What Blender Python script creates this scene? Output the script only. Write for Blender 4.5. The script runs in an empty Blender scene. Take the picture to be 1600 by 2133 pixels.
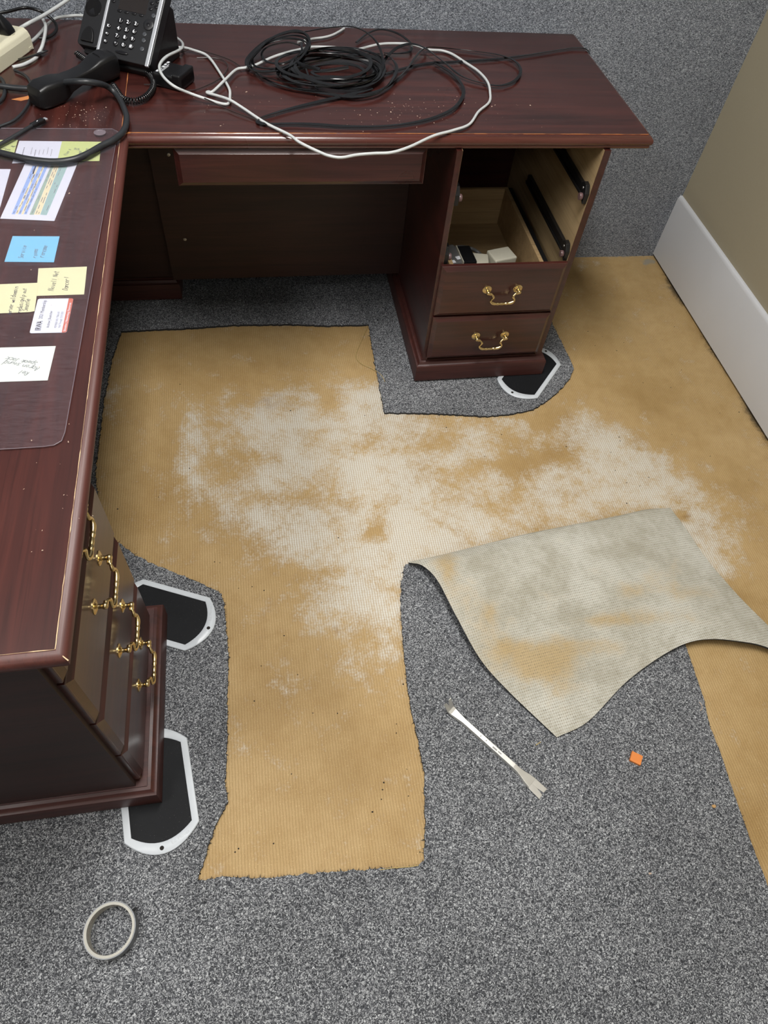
import bpy, bmesh, math, random
from mathutils import Vector, Matrix, noise

random.seed(7)
scene = bpy.context.scene
col = scene.collection
PI = math.pi

# ---------------------------------------------------------------- camera, world, exposure
cam_data = bpy.data.cameras.new('camera')
cam = bpy.data.objects.new('camera', cam_data)
col.objects.link(cam)
cam.location = (0.2417, -1.5716, 1.5310)
cam.rotation_euler = (0.6187, -0.0814, -0.1615)
cam_data.sensor_fit = 'VERTICAL'
cam_data.sensor_height = 36.0
cam_data.sensor_width = 27.0
cam_data.lens = 24.04
cam_data.clip_start = 0.02
scene.camera = cam

world = bpy.data.worlds.new('world')
scene.world = world
world.use_nodes = True
world.node_tree.nodes['Background'].inputs[0].default_value = (0.9, 0.95, 1.0, 1)
world.node_tree.nodes['Background'].inputs[1].default_value = 0.01
scene.view_settings.view_transform = 'Standard'
scene.view_settings.look = 'None'
scene.view_settings.gamma = 1.0
scene.view_settings.use_curve_mapping = False
scene.view_settings.exposure = -0.28

cy = scene.cycles
cy.max_bounces = 4
cy.diffuse_bounces = 2
cy.glossy_bounces = 2
cy.use_light_tree = False
cy.transmission_bounces = 2
cy.transparent_max_bounces = 6
cy.caustics_reflective = False
cy.caustics_refractive = False
cy.use_adaptive_sampling = True
cy.adaptive_threshold = 0.05

CEIL = 2.70
LIGHT_SPOTS = [(0.44, -0.70, 64.0), (-1.10, -1.25, 38.0), (0.44, -3.2, 9.0), (-1.10, -3.6, 9.0)]   # x, y, watts

# ---------------------------------------------------------------- helpers
def link(o):
    col.objects.link(o)
    return o

def tag(o, label=None, cat=None, group=None, kind=None):
    if label: o['label'] = label
    if cat: o['category'] = cat
    if group: o['group'] = group
    if kind: o['kind'] = kind
    return o

def empty(name, loc=(0, 0, 0), rz=0.0):
    o = bpy.data.objects.new(name, None)
    o.empty_display_size = 0.05
    o.location = loc
    o.rotation_euler = (0, 0, rz)
    return link(o)

def catmull(pts, n=8, closed=False):
    P = [Vector(p) for p in pts]
    out = []
    m = len(P)
    rng = m if closed else m - 1
    for i in range(rng):
        if closed:
            a, b, c, d = P[(i - 1) % m], P[i], P[(i + 1) % m], P[(i + 2) % m]
        else:
            a = P[i - 1] if i > 0 else P[i] * 2 - P[i + 1]
            b, c = P[i], P[i + 1]
            d = P[i + 2] if i + 2 < m else P[i + 1] * 2 - P[i]
        for k in range(n):
            t = k / n
            out.append(0.5 * ((2 * b) + (c - a) * t + (2 * a - 5 * b + 4 * c - d) * t * t + (3 * b - a - 3 * c + d) * t ** 3))
    if not closed:
        out.append(P[-1])
    return out

class MB:
    """collects geometry for one mesh"""
    def __init__(self):
        self.v, self.f, self.m = [], [], []
    def add(self, verts, faces, mi=0):
        o = len(self.v)
        self.v += [tuple(p) for p in verts]
        self.f += [tuple(i + o for i in f) for f in faces]
        self.m += [mi] * len(faces)
        return self
    def box(self, x0, x1, y0, y1, z0, z1, mi=0):
        v = [(x0, y0, z0), (x1, y0, z0), (x1, y1, z0), (x0, y1, z0), (x0, y0, z1), (x1, y0, z1), (x1, y1, z1), (x0, y1, z1)]
        f = [(0, 3, 2, 1), (4, 5, 6, 7), (0, 1, 5, 4), (1, 2, 6, 5), (2, 3, 7, 6), (3, 0, 4, 7)]
        return self.add(v, f, mi)
    def prism(self, poly, z0, z1, mi=0):
        n = len(poly)
        v = [(p[0], p[1], z0) for p in poly] + [(p[0], p[1], z1) for p in poly]
        f = [tuple(range(n - 1, -1, -1)), tuple(range(n, 2 * n))]
        f += [(i, (i + 1) % n, n + (i + 1) % n, n + i) for i in range(n)]
        return self.add(v, f, mi)
    def loft(self, rings, cap=True, closed=True, mi=0):
        n = len(rings[0])
        v = [p for r in rings for p in r]
        f = []
        for k in range(len(rings) - 1):
            for i in range(n if closed else n - 1):
                j = (i + 1) % n
                f.append((k * n + i, k * n + j, (k + 1) * n + j, (k + 1) * n + i))
        if cap:
            f.append(tuple(range(n - 1, -1, -1)))
            f.append(tuple((len(rings) - 1) * n + i for i in range(n)))
        return self.add(v, f, mi)
    def sweep(self, path, r=0.003, sides=6, flat=None, up=(0, 0, 1), mi=0, twist=None, radii=None):
        P = [Vector(p) for p in path]
        rings = []
        up = Vector(up)
        prev = None
        for i, p in enumerate(P):
            t = (P[min(i + 1, len(P) - 1)] - P[max(i - 1, 0)])
            if t.length < 1e-9: t = Vector((1, 0, 0))
            t.normalize()
            if prev is None:
                s = t.cross(up)
                if s.length < 1e-4: s = t.cross(Vector((1, 0, 0)))
            elif flat is not None:
                s = t.cross(up)
                if s.length < 1e-3: s = prev
            else:
                s = prev - t * prev.dot(t)
            s.normalize()
            prev = s
            u = s.cross(t)
            tw = twist[i] if twist else 0.0
            rr = radii[i] if radii else r
            ring = []
            for k in range(sides):
                a = 2 * PI * (k + 0.5) / sides
                if flat:
                    sq = 1.25 if sides == 4 else 1.0
                    x, y = flat[0] * 0.5 * sq * math.cos(a), flat[1] * 0.5 * sq * math.sin(a)
                else:
                    x, y = rr * math.cos(a), rr * math.sin(a)
                x, y = x * math.cos(tw) - y * math.sin(tw), x * math.sin(tw) + y * math.cos(tw)
                ring.append(p + s * x + u * y)
            rings.append(ring)
        return self.loft(rings, True, True, mi)
    def lathe(self, prof, c=(0, 0, 0), axis='z', n=16, mi=0, cap=True):
        rings = []
        for r, h in prof:
            ring = []
            for k in range(n):
                a = 2 * PI * k / n
                x, y = r * math.cos(a), r * math.sin(a)
                q = {'z': (x, y, h), 'y': (x, h, -y), 'x': (h, x, y)}[axis]
                ring.append((c[0] + q[0], c[1] + q[1], c[2] + q[2]))
            rings.append(ring)
        return self.loft(rings, cap, True, mi)
    def xform(self, M, start=0):
        for i in range(start, len(self.v)):
            self.v[i] = tuple(M @ Vector(self.v[i]))
        return self
    def build(self, name, mats, parent=None, smooth=None, bevel=0.0, segs=2, fixn=True):
        me = bpy.data.meshes.new(name)
        me.from_pydata(self.v, [], self.f)
        if not isinstance(mats, (list, tuple)): mats = [mats]
        for m in mats: me.materials.append(m)
        me.polygons.foreach_set('material_index', self.m)
        bm = bmesh.new(); bm.from_mesh(me)
        if fixn: bmesh.ops.recalc_face_normals(bm, faces=bm.faces)
        if bevel > 0:
            ed = [e for e in bm.edges if len(e.link_faces) == 2 and e.calc_face_angle(0) > 0.5]
            bmesh.ops.bevel(bm, geom=ed, offset=bevel, segments=segs, profile=0.5, affect='EDGES', clamp_overlap=True)
        bm.to_mesh(me); bm.free()
        if smooth is not None:
            me.polygons.foreach_set('use_smooth', [True] * len(me.polygons))
            me.set_sharp_from_angle(angle=math.radians(smooth))
        me.update()
        o = bpy.data.objects.new(name, me)
        link(o)
        if parent is not None: o.parent = parent
        return o

# ---------------------------------------------------------------- materials
def nodes_of(name):
    m = bpy.data.materials.new(name)
    m.use_nodes = True
    nt = m.node_tree
    return m, nt, nt.nodes['Principled BSDF']

class G:
    def __init__(self, nt): self.nt = nt
    def n(self, typ, props=None, **ins):
        nd = self.nt.nodes.new(typ)
        for k, v in (props or {}).items(): setattr(nd, k, v)
        for k, v in ins.items():
            key = int(k[1:]) if k[0] == 'i' and k[1:].isdigit() else k.replace('_', ' ')
            self.set(nd, key, v)
        return nd
    def set(self, nd, key, v):
        s = nd.inputs[key]
        if hasattr(v, 'links') and hasattr(v, 'is_output'): self.nt.links.new(v, s)
        elif hasattr(v, 'outputs'): self.nt.links.new(v.outputs[0], s)
        else: s.default_value = v
    def math(self, op, a, b=0.0, c=0.0, clamp=False):
        return self.n('ShaderNodeMath', {'operation': op, 'use_clamp': clamp}, i0=a, i1=b, i2=c).outputs[0]
    def mix(self, f, a, b, blend='MIX'):
        nd = self.n('ShaderNodeMix', {'data_type': 'RGBA', 'blend_type': blend})
        self.set(nd, 0, f); self.set(nd, 6, a); self.set(nd, 7, b)
        return nd.outputs[2]
    def ramp(self, f, stops):
        nd = self.n('ShaderNodeValToRGB', None, i0=f)
        e = nd.color_ramp.elements
        while len(e) < len(stops): e.new(0.5)
        for k, (p, c) in enumerate(stops):
            e[k].position = p
            e[k].color = (c[0], c[1], c[2], 1) if hasattr(c, '__len__') else (c, c, c, 1)
        return nd.outputs[0]
    def maprange(self, f, a, b, c=0.0, d=1.0, smooth=True):
        nd = self.n('ShaderNodeMapRange', {'interpolation_type': 'SMOOTHSTEP' if smooth else 'LINEAR'}, i0=f, i1=a, i2=b, i3=c, i4=d)
        return nd.outputs[0]
    def obj(self, scale=(1, 1, 1), rot=(0, 0, 0), src='Object'):
        tc = self.n('ShaderNodeTexCoord')
        return self.n('ShaderNodeMapping', None, Vector=tc.outputs[src], Scale=scale, Rotation=rot).outputs[0]
    def noise(self, vec, scale=5, detail=3, rough=0.5, dist=0.0):
        return self.n('ShaderNodeTexNoise', None, Vector=vec, Scale=scale, Detail=detail, Roughness=rough, Distortion=dist).outputs[0]
    def bump(self, h, strength=0.3, dist=0.001):
        return self.n('ShaderNodeBump', None, Height=h, Strength=strength, Distance=dist).outputs[0]
    def attr(self, name):
        return self.n('ShaderNodeAttribute', {'attribute_name': name}).outputs['Fac']

def plain(name, c, rough=0.5, metal=0.0, coat=0.0, var=0.06, scale=40.0, bump=0.0, trans=0.0, spec=0.5):
    m, nt, b = nodes_of(name)
    g = G(nt)
    v = g.noise(g.obj(), scale, 2, 0.6)
    lo = tuple(max(0, x * (1 - var)) for x in c) + (1,)
    hi = tuple(min(1, x * (1 + var)) for x in c) + (1,)
    g.set(b, 'Base Color', g.mix(v, lo, hi))
    b.inputs['Roughness'].default_value = rough
    b.inputs['Metallic'].default_value = metal
    b.inputs['Coat Weight'].default_value = coat
    b.inputs['Coat Roughness'].default_value = 0.1
    b.inputs['Transmission Weight'].default_value = trans
    b.inputs['Specular IOR Level'].default_value = spec
    if bump > 0: g.set(b, 'Normal', g.bump(v, bump, 0.0008))
    return m

def wood(name, axis, dark, mid, light, rough=0.32, coat=0.35, k=1.0):
    m, nt, b = nodes_of(name)
    g = G(nt)
    lo, hi = 1.3 * k, 22.0 * k
    sc = {'x': (lo, hi, hi), 'y': (hi, lo, hi), 'z': (hi, hi, lo)}[axis]
    fine = {'x': (6, 260, 260), 'y': (260, 6, 260), 'z': (260, 260, 6)}[axis]
    a = g.noise(g.obj(sc), 1.6, 4, 0.64, 0.7)
    p = g.noise(g.obj(fine), 1.0, 3, 0.6)
    cl = g.noise(g.obj((1, 1, 1)), 2.2, 2, 0.5)
    c = g.ramp(a, [(0.28, dark), (0.5, mid), (0.75, light)])
    c = g.mix(g.maprange(p, 0.50, 0.72, 0.0, 0.45), c, tuple(x * 0.45 for x in dark) + (1,))
    c = g.mix(g.maprange(cl, 0.3, 0.7, 0.0, 0.35), c, tuple(x * 0.75 for x in mid) + (1,))
    g.set(b, 'Base Color', c)
    g.set(b, 'Roughness', g.maprange(cl, 0.2, 0.8, rough - 0.06, rough + 0.08))
    b.inputs['Coat Weight'].default_value = coat
    b.inputs['Coat Roughness'].default_value = 0.14
    g.set(b, 'Normal', g.bump(p, 0.06, 0.0004))
    return m

MAH = ((0.022, 0.0060, 0.0051), (0.047, 0.0122, 0.0099), (0.080, 0.0202, 0.0150))
M = {}
for ax in 'xyz':
    M['wood_' + ax] = wood('mahogany_veneer_' + ax, ax, *MAH)
M['mould_x'] = wood('mahogany_moulding_x', 'x', (0.055, 0.0150, 0.0115), (0.085, 0.0240, 0.0180), (0.118, 0.0350, 0.0255), 0.26, 0.5)
M['mould_y'] = wood('mahogany_moulding_y', 'y', (0.055, 0.0150, 0.0115), (0.085, 0.0240, 0.0180), (0.118, 0.0350, 0.0255), 0.46, 0.05)
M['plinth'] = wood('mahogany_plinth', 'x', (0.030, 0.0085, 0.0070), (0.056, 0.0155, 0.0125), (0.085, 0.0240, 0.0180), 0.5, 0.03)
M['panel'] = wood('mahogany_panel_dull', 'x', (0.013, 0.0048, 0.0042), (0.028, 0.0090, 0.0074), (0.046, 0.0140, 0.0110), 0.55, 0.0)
M['lining'] = wood('pale_board_lining', 'y', (0.30, 0.21, 0.105), (0.38, 0.27, 0.14), (0.45, 0.33, 0.18), 0.6, 0.0)
M['drawer_wood'] = wood('pale_drawer_ply', 'x', (0.28, 0.185, 0.09), (0.37, 0.25, 0.125), (0.44, 0.31, 0.16), 0.6, 0.0)
M['bare'] = plain('bare_wood_edge', (0.60, 0.42, 0.25), 0.7, var=0.3, scale=120)
M['chip'] = plain('orange_chip', (0.50, 0.19, 0.06), 0.7, var=0.3, scale=90)
M['brass'] = plain('polished_brass', (0.70, 0.54, 0.27), 0.25, 1.0, var=0.15, scale=60)
M['black_metal'] = plain('black_runner_metal', (0.012, 0.012, 0.013), 0.35, 0.3)
M['steel'] = plain('bright_steel', (0.74, 0.73, 0.69), 0.38, 0.85, var=0.08, scale=70, bump=0.05)
M['steel_dark'] = plain('steel_marking', (0.25, 0.25, 0.24), 0.5, 0.6)
M['screw'] = plain('screw_metal', (0.45, 0.44, 0.42), 0.4, 0.9)
M['black_plastic'] = plain('black_plastic', (0.006, 0.006, 0.007), 0.36, spec=0.4, bump=0.05, scale=300)
M['black_gloss'] = plain('glossy_black_plastic', (0.008, 0.008, 0.009), 0.16)
M['charcoal'] = plain('charcoal_plastic', (0.0085, 0.009, 0.011), 0.42, bump=0.06, scale=300)
M['key'] = plain('key_black', (0.009, 0.009, 0.011), 0.22)
M['key_clear'] = plain('grey_key', (0.055, 0.06, 0.068), 0.25)
M['silver'] = plain('silver_trim', (0.62, 0.65, 0.70), 0.3, 0.55)
M['screen'] = plain('dead_screen', (0.022, 0.019, 0.019), 0.22)
M['white_ink'] = plain('white_ink', (0.72, 0.74, 0.78), 0.5)
M['ink'] = plain('pen_ink', (0.05, 0.05, 0.075), 0.6)
M['ink_pale'] = plain('faint_pen_ink', (0.17, 0.19, 0.20), 0.6)
M['ink_black'] = plain('printed_ink', (0.03, 0.03, 0.035), 0.6)
M['ink_grey'] = plain('printed_grey_ink', (0.20, 0.21, 0.24), 0.6)
M['cream_plastic'] = plain('cream_plastic', (0.66, 0.63, 0.48), 0.42, bump=0.04, scale=300)
M['beige_plastic'] = plain('beige_plastic', (0.47, 0.45, 0.37), 0.5)
M['cable_black'] = plain('black_cable_jacket', (0.005, 0.005, 0.0055), 0.30)
M['cable_flat'] = plain('black_flat_cable_jacket', (0.0035, 0.0035, 0.004), 0.2, spec=0.7)
M['cable_slate'] = plain('slate_cable_jacket', (0.018, 0.020, 0.023), 0.42, var=0.25)
M['cable_grey'] = plain('grey_cable_jacket', (0.10, 0.10, 0.10), 0.45)
M['cable_brown'] = plain('thin_brown_cord', (0.030, 0.022, 0.021), 0.4)
M['cable_white'] = plain('white_cable_jacket', (0.50, 0.52, 0.52), 0.42, var=0.08)
M['slider_white'] = plain('white_slider_plastic', (0.60, 0.64, 0.68), 0.35, var=0.05)
M['slider_emboss'] = plain('slider_embossed_letters', (0.50, 0.53, 0.56), 0.4)
M['tape_core'] = plain('card_core', (0.47, 0.46, 0.41), 0.6)
M['tape_grey'] = plain('silver_tape', (0.17, 0.18, 0.19), 0.35, 0.2)
M['tape_line'] = plain('core_print', (0.20, 0.16, 0.13), 0.7)
M['orange'] = plain('orange_plastic', (0.74, 0.24, 0.055), 0.5, var=0.1)
M['thread'] = plain('straw_thread', (0.50, 0.38, 0.15), 0.7)
M['crumb_black'] = plain('black_crumb', (0.02, 0.017, 0.015), 0.8)
M['crumb_pale'] = plain('pale_crumb', (0.55, 0.42, 0.32), 0.8)
M['note_blue'] = plain('blue_paper', (0.19, 0.50, 0.74), 0.7, var=0.03)
M['note_yellow'] = plain('yellow_paper', (0.68, 0.68, 0.41), 0.7, var=0.03)
M['note_green'] = plain('lime_paper', (0.55, 0.63, 0.25), 0.7, var=0.04)
M['note_pale'] = plain('pale_green_paper', (0.68, 0.75, 0.66), 0.7, var=0.03)
M['paper'] = plain('white_paper', (0.66, 0.69, 0.77), 0.7, var=0.03)
M['card'] = plain('white_card', (0.68, 0.72, 0.80), 0.35, var=0.02)
M['card_red'] = plain('card_red_band', (0.55, 0.15, 0.10), 0.4, var=0.05)
M['print_blue'] = plain('printed_blue', (0.30, 0.43, 0.74), 0.7)
M['print_cream'] = plain('printed_cream', (0.74, 0.67, 0.44), 0.7)
M['print_teal'] = plain('printed_teal', (0.33, 0.48, 0.46), 0.7)
M['print_sage'] = plain('printed_sage', (0.33, 0.44, 0.36), 0.7)
M['baseboard'] = plain('white_baseboard_paint', (0.60, 0.61, 0.63), 0.4, var=0.03, scale=6)
M['wall_beige'] = plain('beige_wall_paint', (0.345, 0.305, 0.215), 0.65, var=0.03, scale=150, bump=0.08)
M['wall_plain'] = plain('pale_wall_paint', (0.34, 0.32, 0.28), 0.7, var=0.02)
M['ceiling'] = plain('ceiling_tile', (0.72, 0.72, 0.70), 0.8, var=0.05, scale=90)
M['gap'] = plain('dark_gap', (0.015, 0.012, 0.010), 0.9)

def rubber_pad():
    m, nt, b = nodes_of('black_slider_pad'); g = G(nt)
    v = g.noise(g.obj(), 14, 5, 0.65)
    s = g.noise(g.obj(), 420, 2, 0.5)
    c = g.mix(v, (0.006, 0.0065, 0.0075, 1), (0.013, 0.014, 0.016, 1))
    c = g.mix(g.maprange(s, 0.70, 0.76, 0, 0.5), c, (0.25, 0.25, 0.24, 1))
    g.set(b, 'Base Color', c)
    b.inputs['Roughness'].default_value = 0.6
    b.inputs['Specular IOR Level'].default_value = 0.15
    return m
M['pad'] = rubber_pad()

def pile(name, cell, dark, mid, light, bump, stretch=(1, 1, 1), big=0.25):
    """looped yarn: wriggling cells of random grey with a rounded height"""
    m, nt, b = nodes_of(name); g = G(nt)
    vec = g.obj(stretch)
    wob = g.n('ShaderNodeTexNoise', None, Vector=vec, Scale=0.42 / cell, Detail=0.0).outputs['Color']
    off = g.n('ShaderNodeVectorMath', {'operation': 'SUBTRACT'}, i0=wob, i1=(0.5, 0.5, 0.5)).outputs[0]
    off = g.n('ShaderNodeVectorMath', {'operation': 'SCALE'}, i0=off, Scale=cell * 3.2).outputs[0]
    vec2 = g.n('ShaderNodeVectorMath', {'operation': 'ADD'}, i0=vec, i1=off).outputs[0]
    vo = g.n('ShaderNodeTexVoronoi', {'feature': 'F1'}, Vector=vec2, Scale=1.0 / cell, Randomness=1.0)
    rnd = g.n('ShaderNodeSeparateColor', None, Color=vo.outputs['Color']).outputs[0]
    fine = g.noise(vec2, 0.9 / cell, 2, 0.65)
    t = g.math('ADD', g.math('MULTIPLY', rnd, 0.40), g.math('MULTIPLY', fine, 0.72))
    hgt = g.math('SUBTRACT', 1.05, vo.outputs['Distance'])
    c = g.ramp(t, [(0.30, dark), (0.55, mid), (0.82, light)])
    c = g.mix(g.maprange(hgt, 0.20, 0.60, 0.60, 0.0), c, tuple(x * 0.5 for x in dark) + (1,))
    cl = g.noise(g.obj(), 4.5, 3, 0.65)
    c = g.mix(1.0, c, g.ramp(cl, [(0.3, 1 - big), (0.7, 1.0)]), 'MULTIPLY')
    g.set(b, 'Base Color', c)
    b.inputs['Roughness'].default_value = 0.85
    b.inputs['Specular IOR Level'].default_value = 0.25
    g.set(b, 'Normal', g.bump(hgt, bump, cell * 0.7))
    return m
M['carpet'] = pile('grey_loop_pile_carpet', 0.0020, (0.020, 0.022, 0.026), (0.130, 0.136, 0.150), (0.70, 0.72, 0.74), 0.8)
M['wall_fabric'] = pile('grey_fabric_wallcovering', 0.0020, (0.060, 0.068, 0.082), (0.215, 0.238, 0.276), (0.60, 0.64, 0.70), 0.5, (0.75, 1.25, 1.25), 0.10)
M['carpet_edge'] = plain('carpet_cut_edge', (0.020, 0.021, 0.024), 0.9)
M['fibre'] = plain('frayed_grey_fibre', (0.035, 0.036, 0.042), 0.85, var=0.6, scale=200)

def residue():
    """tan latex residue with ribs of the torn-off carpet backing, whitened where rubbed dry"""
    m, nt, b = nodes_of('tan_backing_residue'); g = G(nt)
    vec = g.obj()
    ribs = g.n('ShaderNodeTexWave', {'wave_type': 'BANDS', 'bands_direction': 'X', 'wave_profile': 'SIN'}, Vector=vec, Scale=50.0, Distortion=1.8, Detail=3.0, Detail_Scale=1.5).outputs['Fac']
    weft = g.n('ShaderNodeTexWave', {'wave_type': 'BANDS', 'bands_direction': 'Y', 'wave_profile': 'SIN'}, Vector=vec, Scale=46.0, Distortion=3.5, Detail=2.0, Detail_Scale=2.5).outputs['Fac']
    big = g.noise(vec, 3.2, 5, 0.62)
    med = g.noise(vec, 22, 5, 0.65)
    fin = g.noise(vec, 420, 3, 0.6)
    mot = g.noise(vec, 160, 3, 0.6)
    tan = g.ramp(big, [(0.25, (0.330, 0.208, 0.078)), (0.5, (0.460, 0.315, 0.142)), (0.8, (0.535, 0.380, 0.190))])
    tan = g.mix(g.maprange(med, 0.35, 0.75, 0.0, 0.42), tan, (0.335, 0.200, 0.066, 1))
    tan = g.mix(g.maprange(ribs, 0.0, 0.5, 0.34, 0.0), tan, (0.215, 0.125, 0.042, 1))
    tan = g.mix(g.maprange(fin, 0.60, 0.74, 0.0, 0.75), tan, (0.80, 0.62, 0.34, 1))
    tan = g.mix(g.maprange(fin, 0.36, 0.27, 0.0, 0.5), tan, (0.16, 0.085, 0.03, 1))
    w = g.attr('white')
    w = g.math('ADD', w, g.math('MULTIPLY', g.math('SUBTRACT', g.noise(vec, 11, 5, 0.72), 0.5), 2.1))
    w = g.math('ADD', w, g.math('MULTIPLY', g.math('SUBTRACT', g.noise(vec, 42, 4, 0.7), 0.5), 0.9))
    w = g.math('ADD', w, g.math('MULTIPLY', g.math('SUBTRACT', mot, 0.5), 0.9))
    wm = g.maprange(w, 0.12, 1.05)
    ribm = g.math('MULTIPLY', g.maprange(ribs, 0.05, 0.5, 0.46, 1.0), g.maprange(weft, 0.05, 0.5, 0.84, 1.0))
    wm = g.math('MULTIPLY', wm, ribm)
    wm = g.math('MULTIPLY', wm, 0.92)
    c = g.mix(wm, tan, (0.66, 0.645, 0.585, 1))
    s = g.attr('stain')
    s = g.maprange(g.math('ADD', s, g.math('MULTIPLY', g.math('SUBTRACT', med, 0.5), 1.2)), 0.35, 0.8)
    c = g.mix(g.math('MULTIPLY', s, 0.55), c, (0.235, 0.125, 0.036, 1))
    d = g.attr('dirt')
    d = g.maprange(g.math('ADD', d, g.math('MULTIPLY', g.math('SUBTRACT', g.noise(vec, 45, 5, 0.7), 0.5), 1.1)), 0.45, 0.95)
    c = g.mix(g.math('MULTIPLY', d, 0.85), c, (0.055, 0.044, 0.030, 1))
    ce = g.attr('cement')
    ce = g.maprange(g.math('ADD', ce, g.math('MULTIPLY', g.math('SUBTRACT', g.noise(vec, 60, 5, 0.7), 0.5), 1.3)), 0.5, 0.8)
    c = g.mix(ce, c, (0.30, 0.27, 0.21, 1))
    g.set(b, 'Base Color', c)
    b.inputs['Roughness'].default_value = 0.62
    b.inputs['Specular IOR Level'].default_value = 0.3
    h = g.math('ADD', g.math('MULTIPLY', ribs, 0.8), g.math('ADD', g.math('MULTIPLY', weft, 0.3), g.math('MULTIPLY', fin, 0.8)))
    g.set(b, 'Normal', g.bump(h, 0.35, 0.0012))
    return m
M['residue'] = residue()

def backing():
    """cream woven secondary backing of the carpet, coordinates in metres from the UV map"""
    m, nt, b = nodes_of('cream_woven_backing'); g = G(nt)
    tc = g.n('ShaderNodeTexCoord').outputs['UV']
    wv = dict(Vector=tc, Distortion=1.5, Detail=2.5, Detail_Scale=1.6)
    w1 = g.n('ShaderNodeTexWave', {'wave_type': 'BANDS', 'bands_direction': 'X'}, Scale=60.0, **wv).outputs['Fac']
    w2 = g.n('ShaderNodeTexWave', {'wave_type': 'BANDS', 'bands_direction': 'Y'}, Scale=48.0, **wv).outputs['Fac']
    hole = g.math('MULTIPLY', g.math('MULTIPLY', g.maprange(w1, 0.50, 0.05), g.maprange(w2, 0.55, 0.08)), g.maprange(g.noise(tc, 90, 4, 0.7), 0.35, 0.68, 0.10, 1.0))
    line = g.math('MAXIMUM', g.maprange(w1, 0.35, 0.0), g.maprange(w2, 0.35, 0.0))
    v1 = g.maprange(g.noise(tc, 7, 5, 0.74), 0.32, 0.68)
    c = g.mix(v1, (0.385, 0.37, 0.305, 1), (0.60, 0.595, 0.54, 1))
    s = g.attr('stain')
    s = g.maprange(g.math('ADD', s, g.math('MULTIPLY', g.math('SUBTRACT', g.noise(tc, 14, 5, 0.74), 0.5), 2.0)), 0.15, 1.15)
    c = g.mix(g.math('MULTIPLY', s, 0.85), c, (0.46, 0.325, 0.145, 1))
    c = g.mix(g.math('MULTIPLY', line, 0.34), c, (0.34, 0.27, 0.15, 1))
    c = g.mix(g.math('MULTIPLY', hole, 0.85), c, (0.12, 0.10, 0.065, 1))
    g.set(b, 'Base Color', c)
    b.inputs['Roughness'].default_value = 0.8
    g.set(b, 'Normal', g.bump(g.math('ADD', w1, w2), 0.4, 0.0009))
    return m
M['backing'] = backing()

def clear_vinyl():
    m, nt, b = nodes_of('clear_vinyl'); g = G(nt)
    nt.nodes.remove(b)
    out = nt.nodes['Material Output']
    tr = g.n('ShaderNodeBsdfTransparent', None, Color=(0.93, 0.92, 0.95, 1))
    sc = g.n('ShaderNodeTexNoise', None, Vector=g.obj((9, 60, 1)), Scale=6.0, Detail=6.0, Roughness=0.7).outputs[0]
    di = g.n('ShaderNodeBsdfDiffuse', None, Color=(0.62, 0.55, 0.62, 1))
    gl = g.n('ShaderNodeBsdfGlossy', None, Color=(1, 1, 1, 1), Roughness=0.2)
    m1 = g.n('ShaderNodeMixShader', None, i0=g.maprange(sc, 0.3, 0.8, 0.030, 0.070), i1=tr, i2=di)
    lw = g.n('ShaderNodeLayerWeight', None, Blend=0.25).outputs['Fresnel']
    m2 = g.n('ShaderNodeMixShader', None, i0=g.math('MULTIPLY', lw, 0.35), i1=m1, i2=gl)
    nt.links.new(m2.outputs[0], out.inputs['Surface'])
    return m
M['vinyl'] = clear_vinyl()
def clear_under():
    m, nt, b = nodes_of('clear_vinyl_underside'); g = G(nt)
    nt.nodes.remove(b)
    tr = g.n('ShaderNodeBsdfTransparent', None, Color=(0.98, 0.98, 0.98, 1))
    nt.links.new(tr.outputs[0], nt.nodes['Material Output'].inputs['Surface'])
    return m
M['vinyl_under'] = clear_under()
M['vinyl_edge'] = plain('vinyl_edge', (0.16, 0.13, 0.15), 0.35)

def emitter(name, c, s):
    m, nt, b = nodes_of(name)
    b.inputs['Base Color'].default_value = (0.9, 0.9, 0.9, 1)
    b.inputs['Emission Color'].default_value = (*c, 1)
    b.inputs['Emission Strength'].default_value = s
    m.cycles.emission_sampling = 'NONE'
    return m
M['diffuser'] = emitter('lit_diffuser', (1.0, 0.97, 0.92), 4.0)

# ---------------------------------------------------------------- the room
WA = -0.0104
RX, RY = 1.827, 0.6204                       # room corner (right wall meets back wall)
def wl(x, y):
    return (RX + math.cos(WA) * x - math.sin(WA) * y, RY + math.sin(WA) * x + math.cos(WA) * y)
FZ = -0.007                                   # the bare floor lies a carpet's thickness below the pile
BBH = 0.245

def struct(o):
    o['kind'] = 'structure'
    return o

def wall(name, x0, x1, y0, y1, z0, z1, m):
    mb = MB()
    P = [wl(x0, y0), wl(x1, y0), wl(x1, y1), wl(x0, y1)]
    mb.prism(P, z0, z1)
    return struct(mb.build(name, m))
wall('wall_back', -4.0, 0.12, 0.0, 0.1, FZ - 0.05, CEIL, M['wall_fabric'])
wall('wall_right', 0.0, 0.1, -4.6, 0.0, FZ - 0.05, CEIL, M['wall_beige'])
wall('wall_left', -4.1, -4.0, -4.6, 0.1, FZ - 0.05, CEIL, M['wall_plain'])
wall('wall_front', -4.1, 0.1, -4.7, -4.6, FZ - 0.05, CEIL, M['wall_plain'])
wall('ceiling', -4.1, 0.12, -4.7, 0.12, CEIL, CEIL + 0.05, M['ceiling'])

# baseboard: eased top edge, raised a finger's breadth over the torn floor
mb = MB()
prof = [(0.0, 0.004), (-0.014, 0.004), (-0.014, BBH - 0.012), (-0.011, BBH - 0.004), (-0.007, BBH), (0.0, BBH)]
rings = []
for yy in (-4.6, 0.0):
    rings.append([(*wl(px, yy), pz) for px, pz in prof])
mb.loft(rings)
struct(mb.build('baseboard_right', M['baseboard'], smooth=50))

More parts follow.
